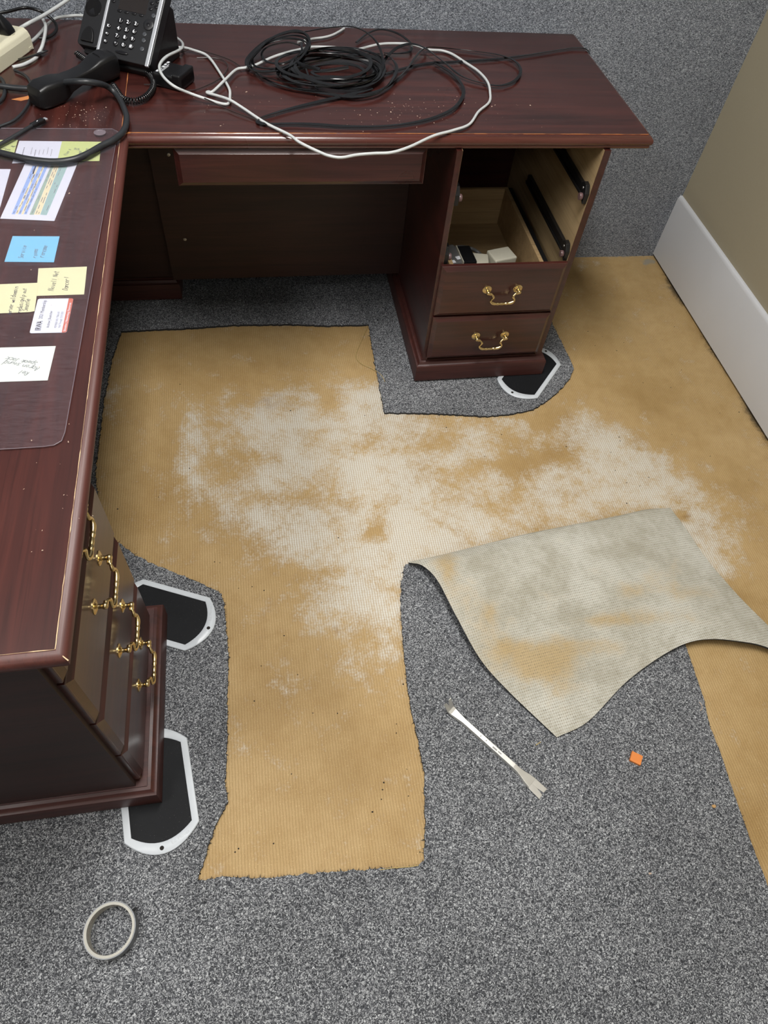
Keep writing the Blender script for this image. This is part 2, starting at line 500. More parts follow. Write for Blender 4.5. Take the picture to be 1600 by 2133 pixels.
BLOB_WHITE = [(0.351, -0.287, 4.17, -0.40, -0.57, -6.06, 0.95),
 (0.487, -0.106, 6.04, -0.78, -0.87, -10.48, 0.8),
 (0.230, -0.448, 7.61, -0.49, -1.08, -10.48, 0.85),
 (0.387, -0.576, 5.91, -0.69, -0.97, -8.95, 0.95),
 (0.536, -0.463, 8.07, -1.28, -0.50, -4.88, 0.85),
 (0.250, -0.146, 7.75, -0.50, -1.13, -13.10, 0.7),
 (0.023, -0.257, 31.21, -0.05, -0.64, -6.86, 0.75),
 (0.040, -0.128, 28.81, -0.18, -1.81, -21.02, 0.5),
 (0.616, -0.054, 14.36, -2.34, -1.28, -15.97, 0.8),
 (0.427, -0.756, 11.56, -1.59, -1.10, -9.36, 0.75),
 (0.492, -0.818, 18.14, -2.96, -0.86, -7.11, 0.6),
 (0.356, -0.841, 16.87, -1.98, -2.41, -19.62, 0.35),
 (0.811, -0.421, 3.59, -0.86, -0.64, -6.56, 0.5),
 (0.943, -0.572, 4.09, -1.20, -1.09, -10.40, 0.55),
 (0.662, -0.590, 6.70, -1.38, -1.01, -9.35, 0.75),
 (0.576, -0.620, 12.61, -2.27, -1.06, -9.61, 0.95),
 (1.226, -0.230, 19.29, -6.67, -1.43, -16.52, 0.8),
 (1.253, -0.313, 12.52, -4.53, -1.17, -12.97, 0.95),
 (1.295, -0.413, 9.09, -3.50, -0.88, -9.18, 0.95),
 (1.357, -0.529, 8.10, -3.39, -0.98, -9.71, 0.95),
 (1.401, -0.670, 8.89, -4.02, -0.85, -7.92, 0.9),
 (1.422, -0.783, 13.71, -6.54, -1.67, -14.75, 0.6),
 (1.092, -0.467, 9.51, -3.13, -0.82, -8.31, 0.55),
 (0.725, -0.285, 6.71, -1.38, -0.83, -9.07, 0.4),
 (0.685, -0.184, 16.53, -3.11, -1.47, -16.98, 0.55),
 (-0.211, -0.029, 36.44, 2.24, -1.06, -12.86, 0.35),
 (0.979, -0.346, 5.45, -1.55, -1.27, -13.56, 0.3),
 (0.283, -0.991, 14.99, -1.45, -1.31, -9.96, 0.12),
 (0.890, -0.221, 5.36, -1.33, -1.78, -20.32, 0.3)]
BLOB_TAN = [(0.444, -0.093, 25.79, -3.03, -1.70, -20.63, 0.8),
 (0.509, -0.265, 17.35, -2.47, -3.07, -33.60, 0.5),
 (0.414, -0.459, 8.23, -1.00, -3.11, -30.39, 0.45),
 (0.297, -0.430, 12.51, -1.06, -4.37, -43.13, 0.4),
 (0.699, -0.263, 14.96, -2.94, -1.60, -17.69, 0.55),
 (0.525, -0.528, 28.65, -4.55, -1.66, -15.78, 0.5),
 (0.499, -0.572, 34.47, -5.26, -3.85, -35.75, 0.7),
 (0.159, -0.287, 18.46, -0.76, -0.91, -9.63, 0.35),
 (0.360, -0.195, 11.60, -1.13, -5.78, -65.36, 0.3),
 (0.927, -0.369, 8.32, -2.25, -2.59, -27.32, 0.5),
 (1.083, -0.356, 10.81, -3.41, -2.27, -24.29, 0.55),
 (0.387, -0.681, 9.94, -1.21, -7.93, -69.47, 0.4),
 (0.759, -0.398, 13.81, -3.07, -2.20, -22.67, 0.35),
 (0.911, -0.535, 13.98, -3.91, -2.50, -24.10, 0.3),
 (0.372, -0.352, 29.08, -3.06, -2.78, -28.70, 0.4),
 (1.398, -0.611, 41.26, -18.26, -5.18, -49.37, 0.9)]
BLOB_STAIN = [(0.255, -0.067, 7.58, -0.49, -1.37, -16.63, 0.5),
 (0.266, -0.652, 8.95, -0.72, -3.95, -34.80, 0.35),
 (0.184, -0.807, 14.35, -0.82, -0.83, -6.77, 0.35),
 (0.117, -0.353, 18.94, -0.56, -0.55, -5.61, 0.3),
 (0.847, -0.762, 37.70, -10.55, -4.02, -34.70, 0.4),
 (1.410, -0.617, 47.14, -21.09, -6.92, -65.88, 0.95),
 (0.367, -0.845, 70.39, -8.55, -6.83, -55.47, 0.7),
 (-0.076, 0.128, 5.66, 0.14, -1.13, -15.50, 0.2),
 (1.599, 0.426, 10.19, -3.88, -0.61, -11.76, 0.3),
 (1.185, -0.185, 15.35, -5.06, -1.63, -19.39, 0.3),
 (0.235, -1.158, 19.29, -1.64, -1.21, -8.58, 0.15),
 (0.806, -0.320, 9.58, -2.22, -2.50, -26.94, 0.35)]
BLOB_CEMENT = [(1.785, 0.583, 22.04, -9.03, -2.00, -45.84, 0.9),
 (1.633, 0.624, 5.41, -2.01, -4.44, -105.93, 0.8),
 (1.752, 0.538, 35.09, -14.26, -1.51, -32.84, 0.5)]
def blob(bl, x, y):
    s = 0.0
    for cx, cy, a, b_, c_, d_, w in bl:
        dx, dy = x - cx, y - cy
        u, v = a * dx + b_ * dy, c_ * dx + d_ * dy
        r2 = u * u + v * v
        if r2 < 6: s += w * math.exp(-r2 * 0.9)
    return s

def build_floor():
    step = 0.016
    x0, x1, y0, y1 = -2.22, RX + 0.06, -4.05, RY + 0.03
    nx, ny = int((x1 - x0) / step) + 1, int((y1 - y0) / step) + 1
    # coarse cells away from the stained part keep the mesh light
    xs = [x0 + i * (x1 - x0) / nx for i in range(nx + 1)]
    xs = [-2.22, -1.5, -0.9] + [x for x in xs if x > -0.5]
    ys = [-4.05, -3.2, -2.5] + [y0 + j * (y1 - y0) / ny for j in range(ny + 1) if y0 + j * (y1 - y0) / ny > -2.05]
    verts = [(x, y, FZ) for y in ys for x in xs]
    n = len(xs)
    faces = [(j * n + i, j * n + i + 1, (j + 1) * n + i + 1, (j + 1) * n + i) for j in range(len(ys) - 1) for i in range(n - 1)]
    me = bpy.data.meshes.new('floor')
    me.from_pydata(verts, [], faces)
    W, S, D, CM = [], [], [], []
    for x, y, z in verts:
        if x < -0.5 or y < -2:
            W.append(0); S.append(0); D.append(0); CM.append(0); continue
        w = 1.06 * (1 - math.exp(-1.25 * blob(BLOB_WHITE, x, y))) - 0.8 * blob(BLOB_TAN, x, y)
        W.append(w)
        S.append(blob(BLOB_STAIN, x, y))
        wx = RX - 0.014 + math.sin(-WA) * (y - RY)
        d = max(0.0, 1 - (wx - x) / 0.045) * (0.55 + 0.45 * noise.noise((x * 6, y * 6, 0.3)))
        D.append(max(0.0, d))
        CM.append(blob(BLOB_CEMENT, x, y))
    for nm, vals in (('white', W), ('stain', S), ('dirt', D), ('cement', CM)):
        at = me.attributes.new(nm, 'FLOAT', 'POINT')
        at.data.foreach_set('value', vals)
    me.materials.append(M['residue'])
    o = bpy.data.objects.new('floor', me)
    link(o)
    struct(o)
build_floor()

# ---------------------------------------------------------------- carpet with its cut outline and the folded flap
CUT_A = [(1.2678, 0.5952), (1.2595, 0.4628), (1.2549, 0.3241), (1.2691, 0.2413), (1.2694, 0.1748), (1.2723, 0.0811), (1.2729, 0.0054), (1.2423, -0.0404), (1.2072, -0.0758), (1.1544, -0.1218), (1.0791, -0.1666), (0.9936, -0.1822), (0.9058, -0.183), (0.8242, -0.1679), (0.7452, -0.1572), (0.6753, -0.1492), (0.6028, -0.1411), (0.6048, -0.0244), (0.6058, 0.0613), (0.6102, 0.1625), (0.6148, 0.2691), (0.4721, 0.2731), (0.3329, 0.2892), (0.1523, 0.2955), (-0.0104, 0.2889), (-0.1168, 0.2885), (-0.1961, 0.2866), (-0.2168, 0.1608), (-0.2288, -0.0042), (-0.2321, -0.1705), (-0.2338, -0.2904), (-0.2168, -0.4232), (-0.1768, -0.5193), (-0.1159, -0.5789), (-0.0785, -0.606), (-0.0038, -0.6499), (0.0512, -0.6826), (0.0974, -0.7168), (0.104, -0.7684), (0.1072, -0.8873), (0.1032, -0.9816), (0.0992, -1.0761), (0.093, -1.1806), (0.0981, -1.2083), (0.0748, -1.2425), (0.0587, -1.2828), (0.0339, -1.3474), (0.0871, -1.3479), (0.1665, -1.3626), (0.2473, -1.3672), (0.3292, -1.3735), (0.4109, -1.3815), (0.4612, -1.3874), (0.4818, -1.379), (0.493, -1.3327), (0.5013, -1.2964), (0.508, -1.2469), (0.5157, -1.2241), (0.5168, -1.1749), (0.517, -1.1346), (0.5136, -1.0701), (0.5151, -1.0068), (0.5232, -0.9239), (0.53, -0.8529), (0.5386, -0.7908), (0.5498, -0.7349), (0.5689, -0.685)]
CUT_FOLD = [(0.5902, -0.6815), (0.6491, -0.6792), (0.7785, -0.6634), (0.9207, -0.6417), (1.0672, -0.6223), (1.2192, -0.6022), (1.2896, -0.5927)]
CUT_B = [(1.2964, -0.6303), (1.2627, -0.8293), (1.2346, -0.9927), (1.2217, -1.1294), (1.2059, -1.2032), (1.204, -1.2588), (1.1974, -1.322), (1.1872, -1.4355), (1.1822, -1.5316), (1.1724, -1.6684), (1.154, -1.8069)]

def resample(pts, step):
    out = [Vector((*pts[0], 0))]
    for a, b in zip(pts, pts[1:]):
        a, b = Vector((*a, 0)), Vector((*b, 0))
        n = max(1, int((b - a).length / step))
        for k in range(1, n + 1): out.append(a.lerp(b, k / n))
    return out

def jag(pts, amp, seed):
    out = []
    for i, p in enumerate(pts):
        q = p.copy()
        if 0 < i < len(pts) - 1:
            d = (pts[i + 1] - pts[i - 1]); d.normalize()
            nrm = Vector((-d.y, d.x, 0))
            q += nrm * (amp * (noise.noise((p.x * 60, p.y * 60, seed)) * 1.1 + noise.noise((p.x * 260, p.y * 260, seed + 3)) * 0.9))
        out.append(q)
    return out

edge_a = jag(resample(CUT_A, 0.005), 0.0026, 1.0)
edge_b = jag(resample(CUT_B, 0.005), 0.0012, 5.0)
fold_line = [Vector((*p, 0)) for p in CUT_FOLD]
outline = edge_a + fold_line + edge_b
outline = [(p.x, p.y) for p in outline] + [(1.36, -3.0), (1.5, -3.95), (-2.15, -3.95), (-2.15, 0.60)]
mb = MB()
mb.prism(outline, FZ + 0.0002, 0.0)
mb.m = [0, 0] + [1] * len(outline)
carpet = mb.build('carpet', [M['carpet'], M['carpet_edge']])
tag(carpet, 'dark grey loop-pile carpet, cut away and partly folded back around the desks', 'carpet')

def fray():
    mb = MB()
    rnd = random.Random(3)
    for pts, dens in ((edge_a, 0.8), (edge_b, 0.45)):
        for i in range(1, len(pts) - 1):
            for _ in range(2):
                if rnd.random() > dens: continue
                p = pts[i].lerp(pts[i + 1], rnd.random())
                d = (pts[i + 1] - pts[i - 1]); d.normalize()
                out = Vector((d.y, -d.x, 0)) * rnd.choice((1, 1, -1))
                ln = rnd.uniform(0.002, 0.0055)
                if rnd.random() < 0.05: ln *= 2.0
                w = rnd.uniform(0.0006, 0.0013)
                a = p + Vector((0, 0, rnd.uniform(-0.005, -0.0005)))
                e = a + out * ln + d * rnd.uniform(-0.003, 0.003) + Vector((0, 0, rnd.uniform(-0.003, 0.003)))
                e.z = max(e.z, FZ + 0.0008)
                s = d * w
                u = Vector((0, 0, w))
                mb.add([a + s, a - s, a + u * 2, e], [(0, 1, 2), (0, 3, 1), (1, 3, 2), (2, 3, 0)])
    o = mb.build('frayed_edge', M['fibre'], carpet)
    o['kind'] = 'stuff'
    o['label'] = 'dark frayed yarn ends along the cut edge'
fray()

def build_flap():
    top = [Vector(p) for p in [(0.5772, -0.6879, 0.013), (0.6407, -0.6962, 0.034), (0.7652, -0.6825, 0.042), (0.9042, -0.6598, 0.042), (1.0472, -0.6425, 0.04), (1.1987, -0.6206, 0.034), (1.28, -0.605, 0.028), (1.358, -0.5992, 0.018)]]
    right = [Vector(p) for p in [(1.358, -0.5992, 0.018), (1.3792, -0.672, 0.012), (1.3978, -0.7654, 0.006), (1.4313, -0.8693, 0.005), (1.4726, -0.9753, 0.009), (1.522, -1.1025, 0.014)]]
    left = [Vector(p) for p in [(0.5772, -0.6879, 0.013), (0.6065, -0.7102, 0.03), (0.6338, -0.7658, 0.042), (0.6586, -0.8659, 0.042), (0.6946, -0.9777, 0.028), (0.747, -1.0602, 0.014), (0.8312, -1.1771, 0.005)]]
    bot = [Vector(p) for p in [(0.8312, -1.1771, 0.005), (0.9153, -1.1522, 0.006), (1.033, -1.0775, 0.008), (1.1315, -1.0306, 0.013), (1.2211, -1.0015, 0.02), (1.2886, -0.9996, 0.026), (1.3599, -1.0155, 0.027), (1.4309, -1.0391, 0.022), (1.522, -1.1025, 0.014)]]
    n = 44
    def curve(pts):
        c = catmull(pts, 16)
        ln = [0.0]
        for a, b in zip(c, c[1:]): ln.append(ln[-1] + (b - a).length)
        out = []
        for k in range(n + 1):
            t = ln[-1] * k / n
            i = 0
            while i < len(ln) - 2 and ln[i + 1] < t: i += 1
            f = (t - ln[i]) / max(1e-9, ln[i + 1] - ln[i])
            out.append(c[i].lerp(c[i + 1], min(1, max(0, f))))
        return out
    T, B, L, R = curve(top), curve(bot), curve(left), curve(right)
    P00, P10, P01, P11 = T[0], T[-1], B[0], B[-1]
    grid = []
    for j in range(n + 1):
        t = j / n
        row = []
        for i in range(n + 1):
            s = i / n
            p = T[i] * (1 - t) + B[i] * t + L[j] * (1 - s) + R[j] * s - (P00 * (1 - s) * (1 - t) + P10 * s * (1 - t) + P01 * (1 - s) * t + P11 * s * t)
            p.z = max(p.z, 0.0045) + 0.0018 * noise.noise((p.x * 9, p.y * 9, 2.0))
            row.append(p)
        grid.append(row)
    # roll of the fold: continue behind the top row down to the floor
    roll = []
    away = Vector((0.12, 0.99, 0)).normalized()
    for k in range(7, 0, -1):
        a = PI * k / 7
        row = []
        for i in range(n + 1):
            p = T[i]; r = max(0.004, (p.z - 0.001) / 2)
            q = Vector((p.x, p.y, p.z - r)) + away * (r * 0.8 * math.sin(a)) + Vector((0, 0, r * math.cos(a)))
            row.append(q)
        roll.append(row)
    rows = roll + grid
    m, w = len(rows), n + 1
    verts = [p for r in rows for p in r]
    up = len(verts)
    # normals for the thickness
    th = 0.0055
    nz = (rows[20][23] - rows[20][21]).cross(rows[21][22] - rows[19][22]).z
    sgn = -1.0 if nz > 0 else 1.0
    under = []
    for j in range(m):
        for i in range(w):
            a = rows[min(j + 1, m - 1)][i] - rows[max(j - 1, 0)][i]
            b_ = rows[j][min(i + 1, w - 1)] - rows[j][max(i - 1, 0)]
            nn = b_.cross(a); nn.normalize()
            q = rows[j][i] + nn * (th * sgn)
            if j >= 8: q.z = max(q.z, 0.0006 if rows[j][i].x < 0.97 else -0.0064)
            under.append(q)
    verts += under
    faces, mi = [], []
    for j in range(m - 1):
        for i in range(w - 1):
            faces.append((j * w + i, j * w + i + 1, (j + 1) * w + i + 1, (j + 1) * w + i)); mi.append(0)
            faces.append((up + j * w + i, up + (j + 1) * w + i, up + (j + 1) * w + i + 1, up + j * w + i + 1)); mi.append(1)
    for j in range(m - 1):
        for i in (0, w - 1):
            faces.append((j * w + i, (j + 1) * w + i, up + (j + 1) * w + i, up + j * w + i)); mi.append(2)
    for i in range(w - 1):
        faces.append(((m - 1) * w + i, (m - 1) * w + i + 1, up + (m - 1) * w + i + 1, up + (m - 1) * w + i)); mi.append(2)
    me = bpy.data.meshes.new('folded_flap')
    me.from_pydata(verts, [], faces)
    for mm in ('backing', 'carpet', 'carpet_edge'): me.materials.append(M[mm])
    me.polygons.foreach_set('material_index', mi)
    bm = bmesh.new(); bm.from_mesh(me); bmesh.ops.recalc_face_normals(bm, faces=bm.faces); bm.to_mesh(me); bm.free()
    me.polygons.foreach_set('use_smooth', [True] * len(me.polygons))
    me.set_sharp_from_angle(angle=math.radians(50))
    uv = me.uv_layers.new(name='UVMap')
    ux, uy = Vector((0.90, -0.43)), Vector((0.43, 0.90))
    rot = math.radians(8)
    for lp in me.loops:
        k = lp.vertex_index % up
        j, i = divmod(k, w)
        co = verts[k]
        yy = co.y if j >= 7 else rows[7][i].y + (7 - j) * 0.006
        uv.data[lp.index].uv = (co.x * math.cos(rot) + yy * math.sin(rot), -co.x * math.sin(rot) + yy * math.cos(rot))
    stains = [(0.823, -1.008, 10.23, -3.05, -3.53, -27.50, 0.8),
 (0.945, -0.974, 7.18, -2.43, -4.51, -35.90, 0.7),
 (1.133, -0.918, 5.76, -2.30, -5.01, -41.19, 0.55),
 (1.303, -0.869, 12.00, -5.43, -4.61, -39.07, 0.6),
 (1.134, -0.849, 16.41, -6.40, -4.65, -39.41, 0.7),
 (0.710, -0.932, 20.47, -5.09, -1.68, -13.43, 0.5),
 (0.661, -0.707, 25.73, -5.51, -1.59, -13.98, 0.6),
 (0.683, -0.837, 26.65, -6.16, -2.26, -18.83, 0.5),
 (0.786, -0.967, 27.21, -7.61, -5.07, -40.12, 0.6),
 (0.886, -1.077, 20.71, -6.82, -5.61, -42.66, 0.4),
 (0.795, -0.890, 19.89, -5.48, -4.66, -38.09, 0.3),
 (1.048, -0.788, 24.60, -8.67, -5.30, -45.96, 0.35),
 (0.870, -1.015, 16.29, -5.14, -2.65, -20.66, 0.6),
 (1.203, -0.813, 24.11, -9.86, -2.67, -23.07, 0.35),
 (0.788, -0.722, 12.61, -3.25, -4.31, -38.00, 0.3),
 (1.040, -0.920, 8.49, -3.11, -7.64, -62.45, 0.45),
 (1.275, -0.807, 39.64, -17.16, -1.33, -11.55, 0.35),
 (0.783, -1.063, 60.23, -17.39, -3.78, -28.71, 0.5),
 (0.738, -0.870, 57.17, -14.47, -3.84, -31.62, 0.6),
 (0.758, -0.957, 68.26, -18.34, -6.29, -49.92, 0.7),
 (0.900, -0.835, 15.34, -4.70, -8.57, -72.17, 0.3),
 (0.894, -1.125, 20.99, -7.11, -8.41, -62.77, 0.35),
 (0.665, -0.751, 55.89, -12.20, -2.07, -17.87, 0.6)]
    at = me.attributes.new('stain', 'FLOAT', 'POINT')
    at.data.foreach_set('value', [blob(stains, p[0], p[1]) for p in verts])
    o = bpy.data.objects.new('folded_flap', me)
    link(o); o.parent = carpet
    o['label'] = 'folded-back flap showing cream woven backing'
build_flap()

# ---------------------------------------------------------------- desks
H = 0.76
EI = 0.0135
PROF = [(EI, 0.0), (EI - 0.0012, -0.0014), (EI - 0.0035, -0.0018), (EI - 0.0080, -0.0040), (0.0014, -0.0090), (0.0, -0.0135), (0.0006, -0.0180),
        (0.0030, -0.0215), (0.0046, -0.0226), (0.0046, -0.0245), (0.0036, -0.0262), (0.0046, -0.0290), (0.0075, -0.0315), (0.013, -0.032), (0.06, -0.032)]
def moulding(path, mi_name, parent, name='edge_moulding'):
    """path: list of (x, y, inward_x, inward_y) along the outer edge"""
    mb = MB()
    rings = [[(x + ix * d, y + iy * d, H + z) for d, z in PROF] for x, y, ix, iy in path]
    mb.loft(rings, cap=True, closed=False)
    return mb.build(name, M[mi_name], parent, smooth=40)

def wear_strip(p0, p1, parent, m, width, seed, z=H + 0.0003, gap=0.0, name='worn_edge'):
    """thin line of bare wood where the veneer has worn off; broken and uneven"""
    mb = MB()
    a, b = Vector(p0), Vector(p1)
    d = b - a
    n = max(2, int(d.length / 0.006))
    d.normalize()
    nr = Vector((-d.y, d.x))
    prev = None
    for k in range(n + 1):
        p = a.lerp(b, k / n)
        w = width * (0.55 + 0.9 * max(0.0, noise.noise((k * 0.13, seed, 0.0)) + 0.35))
        if noise.noise((k * 0.06, seed + 9, 0.0)) < gap: w = 0.00015
        c = p + nr * 0.0005 * noise.noise((k * 0.4, seed, 4.0))
        cur = ((c.x - nr.x * w, c.y - nr.y * w, z), (c.x + nr.x * w, c.y + nr.y * w, z))
        if prev:
            zb = z - 0.0008
            mb.add([prev[0], prev[1], cur[1], cur[0]] + [(q[0], q[1], zb) for q in (prev[0], prev[1], cur[1], cur[0])],
                   [(0, 1, 2, 3), (4, 7, 6, 5), (0, 4, 5, 1), (1, 5, 6, 2), (2, 6, 7, 3), (3, 7, 4, 0)])
        prev = cur
    return mb.build(name, m, parent)

def drawer_handle(parent, cx, cz, yf, sp=0.091):
    """brass bail pull: two rosettes, two posts, one swelling bail"""
    mb = MB()
    h = sp / 2
    for s in (-1, 1):
        c = (cx + s * h, yf, cz)
        mb.lathe([(0.0135, 0.0), (0.0135, -0.0012), (0.0105, -0.003), (0.0095, -0.0028), (0.0060, -0.0048), (0.0042, -0.0060), (0.0038, -0.0120), (0.0055, -0.0140), (0.0060, -0.0170), (0.0050, -0.0200), (0.0022, -0.0215)], c, 'y', 14)
        # knuckle that carries the bail
        mb.lathe([(0.001, -0.0045), (0.0042, -0.004), (0.0048, 0.0), (0.0042, 0.004), (0.001, 0.0045)], (c[0] - s * 0.006, yf - 0.0165, cz - 0.003), 'x', 10)
    pts = []
    half = [(h - 0.007, -0.0165, -0.002), (h - 0.0125, -0.0190, -0.005), (h - 0.0165, -0.0205, -0.012), (h - 0.0110, -0.0215, -0.020), (h - 0.0120, -0.0220, -0.0265), (h - 0.020, -0.0225, -0.0315), (h - 0.032, -0.0225, -0.0328)]
    pts = [(-x, y, z) for x, y, z in half] + [(0, -0.0225, -0.0330)] + [(x, y, z) for x, y, z in reversed(half)]
    path = [(cx + x, yf + y, cz + z) for x, y, z in catmull(pts, 5)]
    n = len(path)
    rad = []
    for k in range(n):
        t = abs(2 * k / (n - 1) - 1)
        r = 0.0026 + 0.0024 * math.exp(-((t - 0.30) / 0.16) ** 2) + 0.0014 * math.exp(-(t / 0.08) ** 2) + 0.0013 * math.exp(-((t - 0.72) / 0.1) ** 2)
        if abs(t - 0.13) < 0.03: r += 0.0012
        rad.append(r)
    mb.sweep(path, sides=8, radii=rad)
    return mb.build('handle', M['brass'], parent, smooth=50)

def drawer_front(root, x0, x1, z0, z1, yf, th=0.018, name='drawer', handle=True, hoff=0.0045):
    """slab with a raised field and a sloping bevel on all four sides"""
    mb = MB()
    bv = 0.011
    def ring(d, y): return [(x0 + d, y, z0 + d), (x1 - d, y, z0 + d), (x1 - d, y, z1 - d), (x0 + d, y, z1 - d)]
    mb.loft([ring(0, yf + th), ring(0, yf + 0.0085), ring(0.0012, yf + 0.0072), ring(0.0025, yf + 0.0070), ring(bv, yf + 0.0012), ring(bv + 0.0012, yf)])
    o = mb.build(name, M['wood_x'], root, smooth=25)
    if handle:
        drawer_handle(o, (x0 + x1) / 2 + hoff, (z0 + z1) / 2 + 0.0085, yf)
    return o

ROWS = [(0.095, 0.2505), (0.2575, 0.4215), (0.4285, 0.5905), (0.5975, 0.7235)]
PW, PH = 0.4292, 0.0648

def plinth_mesh(name, root, x0, x1, y0, y1, inset=0.017):
    mb = MB()
    def ring(d, z): return [(x0 + d, y0 + d, z), (x1 - d, y0 + d, z), (x1 - d, y1 - d, z), (x0 + d, y1 - d, z)]
    mb.loft([ring(0.0, 0.0072), ring(0.0, PH - 0.006), ring(0.0015, PH - 0.001), ring(0.004, PH), ring(0.008, PH + 0.004), ring(0.011, PH + 0.0095), ring(inset, PH + 0.012), ring(inset, PH + 0.015)])
    return mb.build(name, M['plinth'], root, smooth=35)

def pedestal(root, depth, rows, zt, rec=0.0, hoff=0.0045):
    """cabinet under a top: side panels, back, plinth and drawers; front looks to -y"""
    plinth_mesh('plinth', root, 0, PW, 0, depth)
    z0 = PH + 0.0148
    for nm, xa, xb, inner in (('side_panel', 0.0195, 0.0345, 1), ('side_panel', 0.3925, 0.4105, -1)):
        mb = MB()
        xi = xb if inner > 0 else xa
        if inner > 0:
            mb.box(xa, xb - 0.001, 0.0165 + rec, depth - 0.01, z0, zt, 0)
            mb.box(xb - 0.001, xb, 0.0185 + rec, depth - 0.01, z0, zt, 1)
        else:
            mb.box(xa + 0.001, xb, 0.0165 + rec, depth - 0.01, z0, zt, 0)
            mb.box(xa, xa + 0.001, 0.0185 + rec, depth - 0.01, z0, zt, 1)
        mb.build(nm, [M['wood_y'], M['lining']], root)
    MB().box(0.0345, 0.3925, depth - 0.022, depth - 0.010, z0, zt).build('back_panel', M['wood_x'], root)
    MB().box(0.0345, 0.3925, 0.03, depth - 0.022, z0, z0 + 0.012).build('bottom_board', M['lining'], root)
    out = []
    for z_a, z_b in rows:
        out.append(drawer_front(root, 0.0285, 0.3915, z_a, z_b, -0.0015 + rec, hoff=hoff))
    return out

# --- the long desk on the left
MA = -0.0077
MLEN, MWID = 1.2059, 0.92
desk = empty('desk', (0, 0, 0), MA)
tag(desk, 'dark mahogany desk on the left with brass-handled drawers and a worn edge', 'desk')
D = 0.598
def seam(y): return -EI + math.sin(MA) * y - 0.0006
mb = MB()
mb.prism([(-MWID, -MLEN + EI), (-EI, -MLEN + EI), (-EI, EI), (seam(D), D), (-MWID, D)], H - 0.0315, H)
mb.build('desk_top', M['wood_y'], desk)
moulding([(0, 0, -1, 1), (0, -MLEN, -1, 1), (-MWID, -MLEN, 0, 1)], 'mould_y', desk)
wear_strip((-EI, 0.01), (-EI, -MLEN + EI), desk, M['bare'], 0.00045, 2.0)
wear_strip((-EI, -MLEN + EI), (-MWID, -MLEN + EI), desk, M['bare'], 0.0004, 5.0, gap=0.05)
wear_strip((0.0015, -MLEN - 0.0005), (-0.0115, -MLEN + 0.0115), desk, M['bare'], 0.0008, 8.0, z=H - 0.004)
mp = empty('pedestal', (-0.0252, -1.1931, 0), PI / 2)
mp.parent = desk
# the pedestal's pieces hang on the desk itself: build in pedestal space, then bake the turn
def bake(o, Mx):
    o.data.transform(Mx)
    for ch in o.children:
        if ch.data: ch.data.transform(Mx)
MX = Matrix.Translation((-0.0252, -1.1931, 0)) @ Matrix.Rotation(PI / 2, 4, 'Z')
before = set(bpy.data.objects)
pedestal(desk, 0.62, ROWS, H - 0.0318, 0.022, 0.022)
for o in [o for o in bpy.data.objects if o not in before and o.parent is desk]:
    bake(o, MX)
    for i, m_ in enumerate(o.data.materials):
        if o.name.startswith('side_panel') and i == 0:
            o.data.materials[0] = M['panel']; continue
        if m_ == M['wood_x']: o.data.materials[i] = M['wood_y']
        elif m_ == M['wood_y']: o.data.materials[i] = M['wood_x']
        elif m_ == M['mould_x']: o.data.materials[i] = M['mould_y']
bpy.data.objects.remove(mp)
# far end: end panel with its own plinth, and the panel along the kneehole's left side
plinth_mesh('plinth', desk, -0.80, -0.006, 0.432, 0.585)
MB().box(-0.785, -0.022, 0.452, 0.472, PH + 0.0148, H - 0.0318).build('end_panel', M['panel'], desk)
MB().box(-0.80, -0.78, -0.76, 0.452, 0.10, H - 0.0318).build('modesty_panel', M['wood_y'], desk)
MB().box(-0.06, -0.042, -0.74, 0.45, 0.665, H - 0.0318).build('rail', M['wood_y'], desk)
# chips in the veneer
mb = MB()
mb.prism([(-0.2556, 0.1563), (-0.2446, 0.1633), (-0.2332, 0.1682), (-0.223, 0.1753), (-0.2164, 0.1709), (-0.2171, 0.1595), (-0.2275, 0.1547), (-0.2349, 0.15), (-0.2474, 0.1542)], H - 0.0005, H + 0.0003)
mb.build('worn_chip', M['chip'], desk)

# --- the return against the back wall
ret = empty('desk_return', (0.7195, -0.0197, 0))
tag(ret, 'dark mahogany desk return along the grey wall, two of its drawers missing', 'desk')
OX, OY = -0.7195, 0.0197                        # desk corner as seen from the return's origin
L = 1.2346
mb = MB()
mb.prism([(OX - EI, OY + EI), (OX + L - EI, OY + EI), (OX + L - EI, OY + D), (OX - EI, OY + D)], H - 0.0315, H)
mb.build('desk_top', M['wood_x'], ret)
moulding([(OX, OY, -1, 1), (OX + L, OY, -1, 1), (OX + L, OY + D, -1, 0)], 'mould_x', ret)
wear_strip((OX, OY + EI), (OX + L - EI, OY + EI), ret, M['chip'], 0.0007, 3.0, gap=-0.05)
wear_strip((OX - EI + 0.0008, OY + EI), (OX - EI + 0.0008, OY + 0.36), ret, M['chip'], 0.0006, 6.0, gap=-0.15)
mb = MB()
mb.prism([(OX - 0.012, OY + 0.020), (OX - 0.004, OY + 0.016), (OX + 0.010, OY + 0.0138), (OX - 0.002, OY + 0.0100), (OX - 0.0095, OY + 0.0095)], H - 0.0025, H + 0.0004)
mb.build('worn_chip', M['chip'], ret)
drs = pedestal(ret, 0.60, ROWS[:2], H - 0.0318)
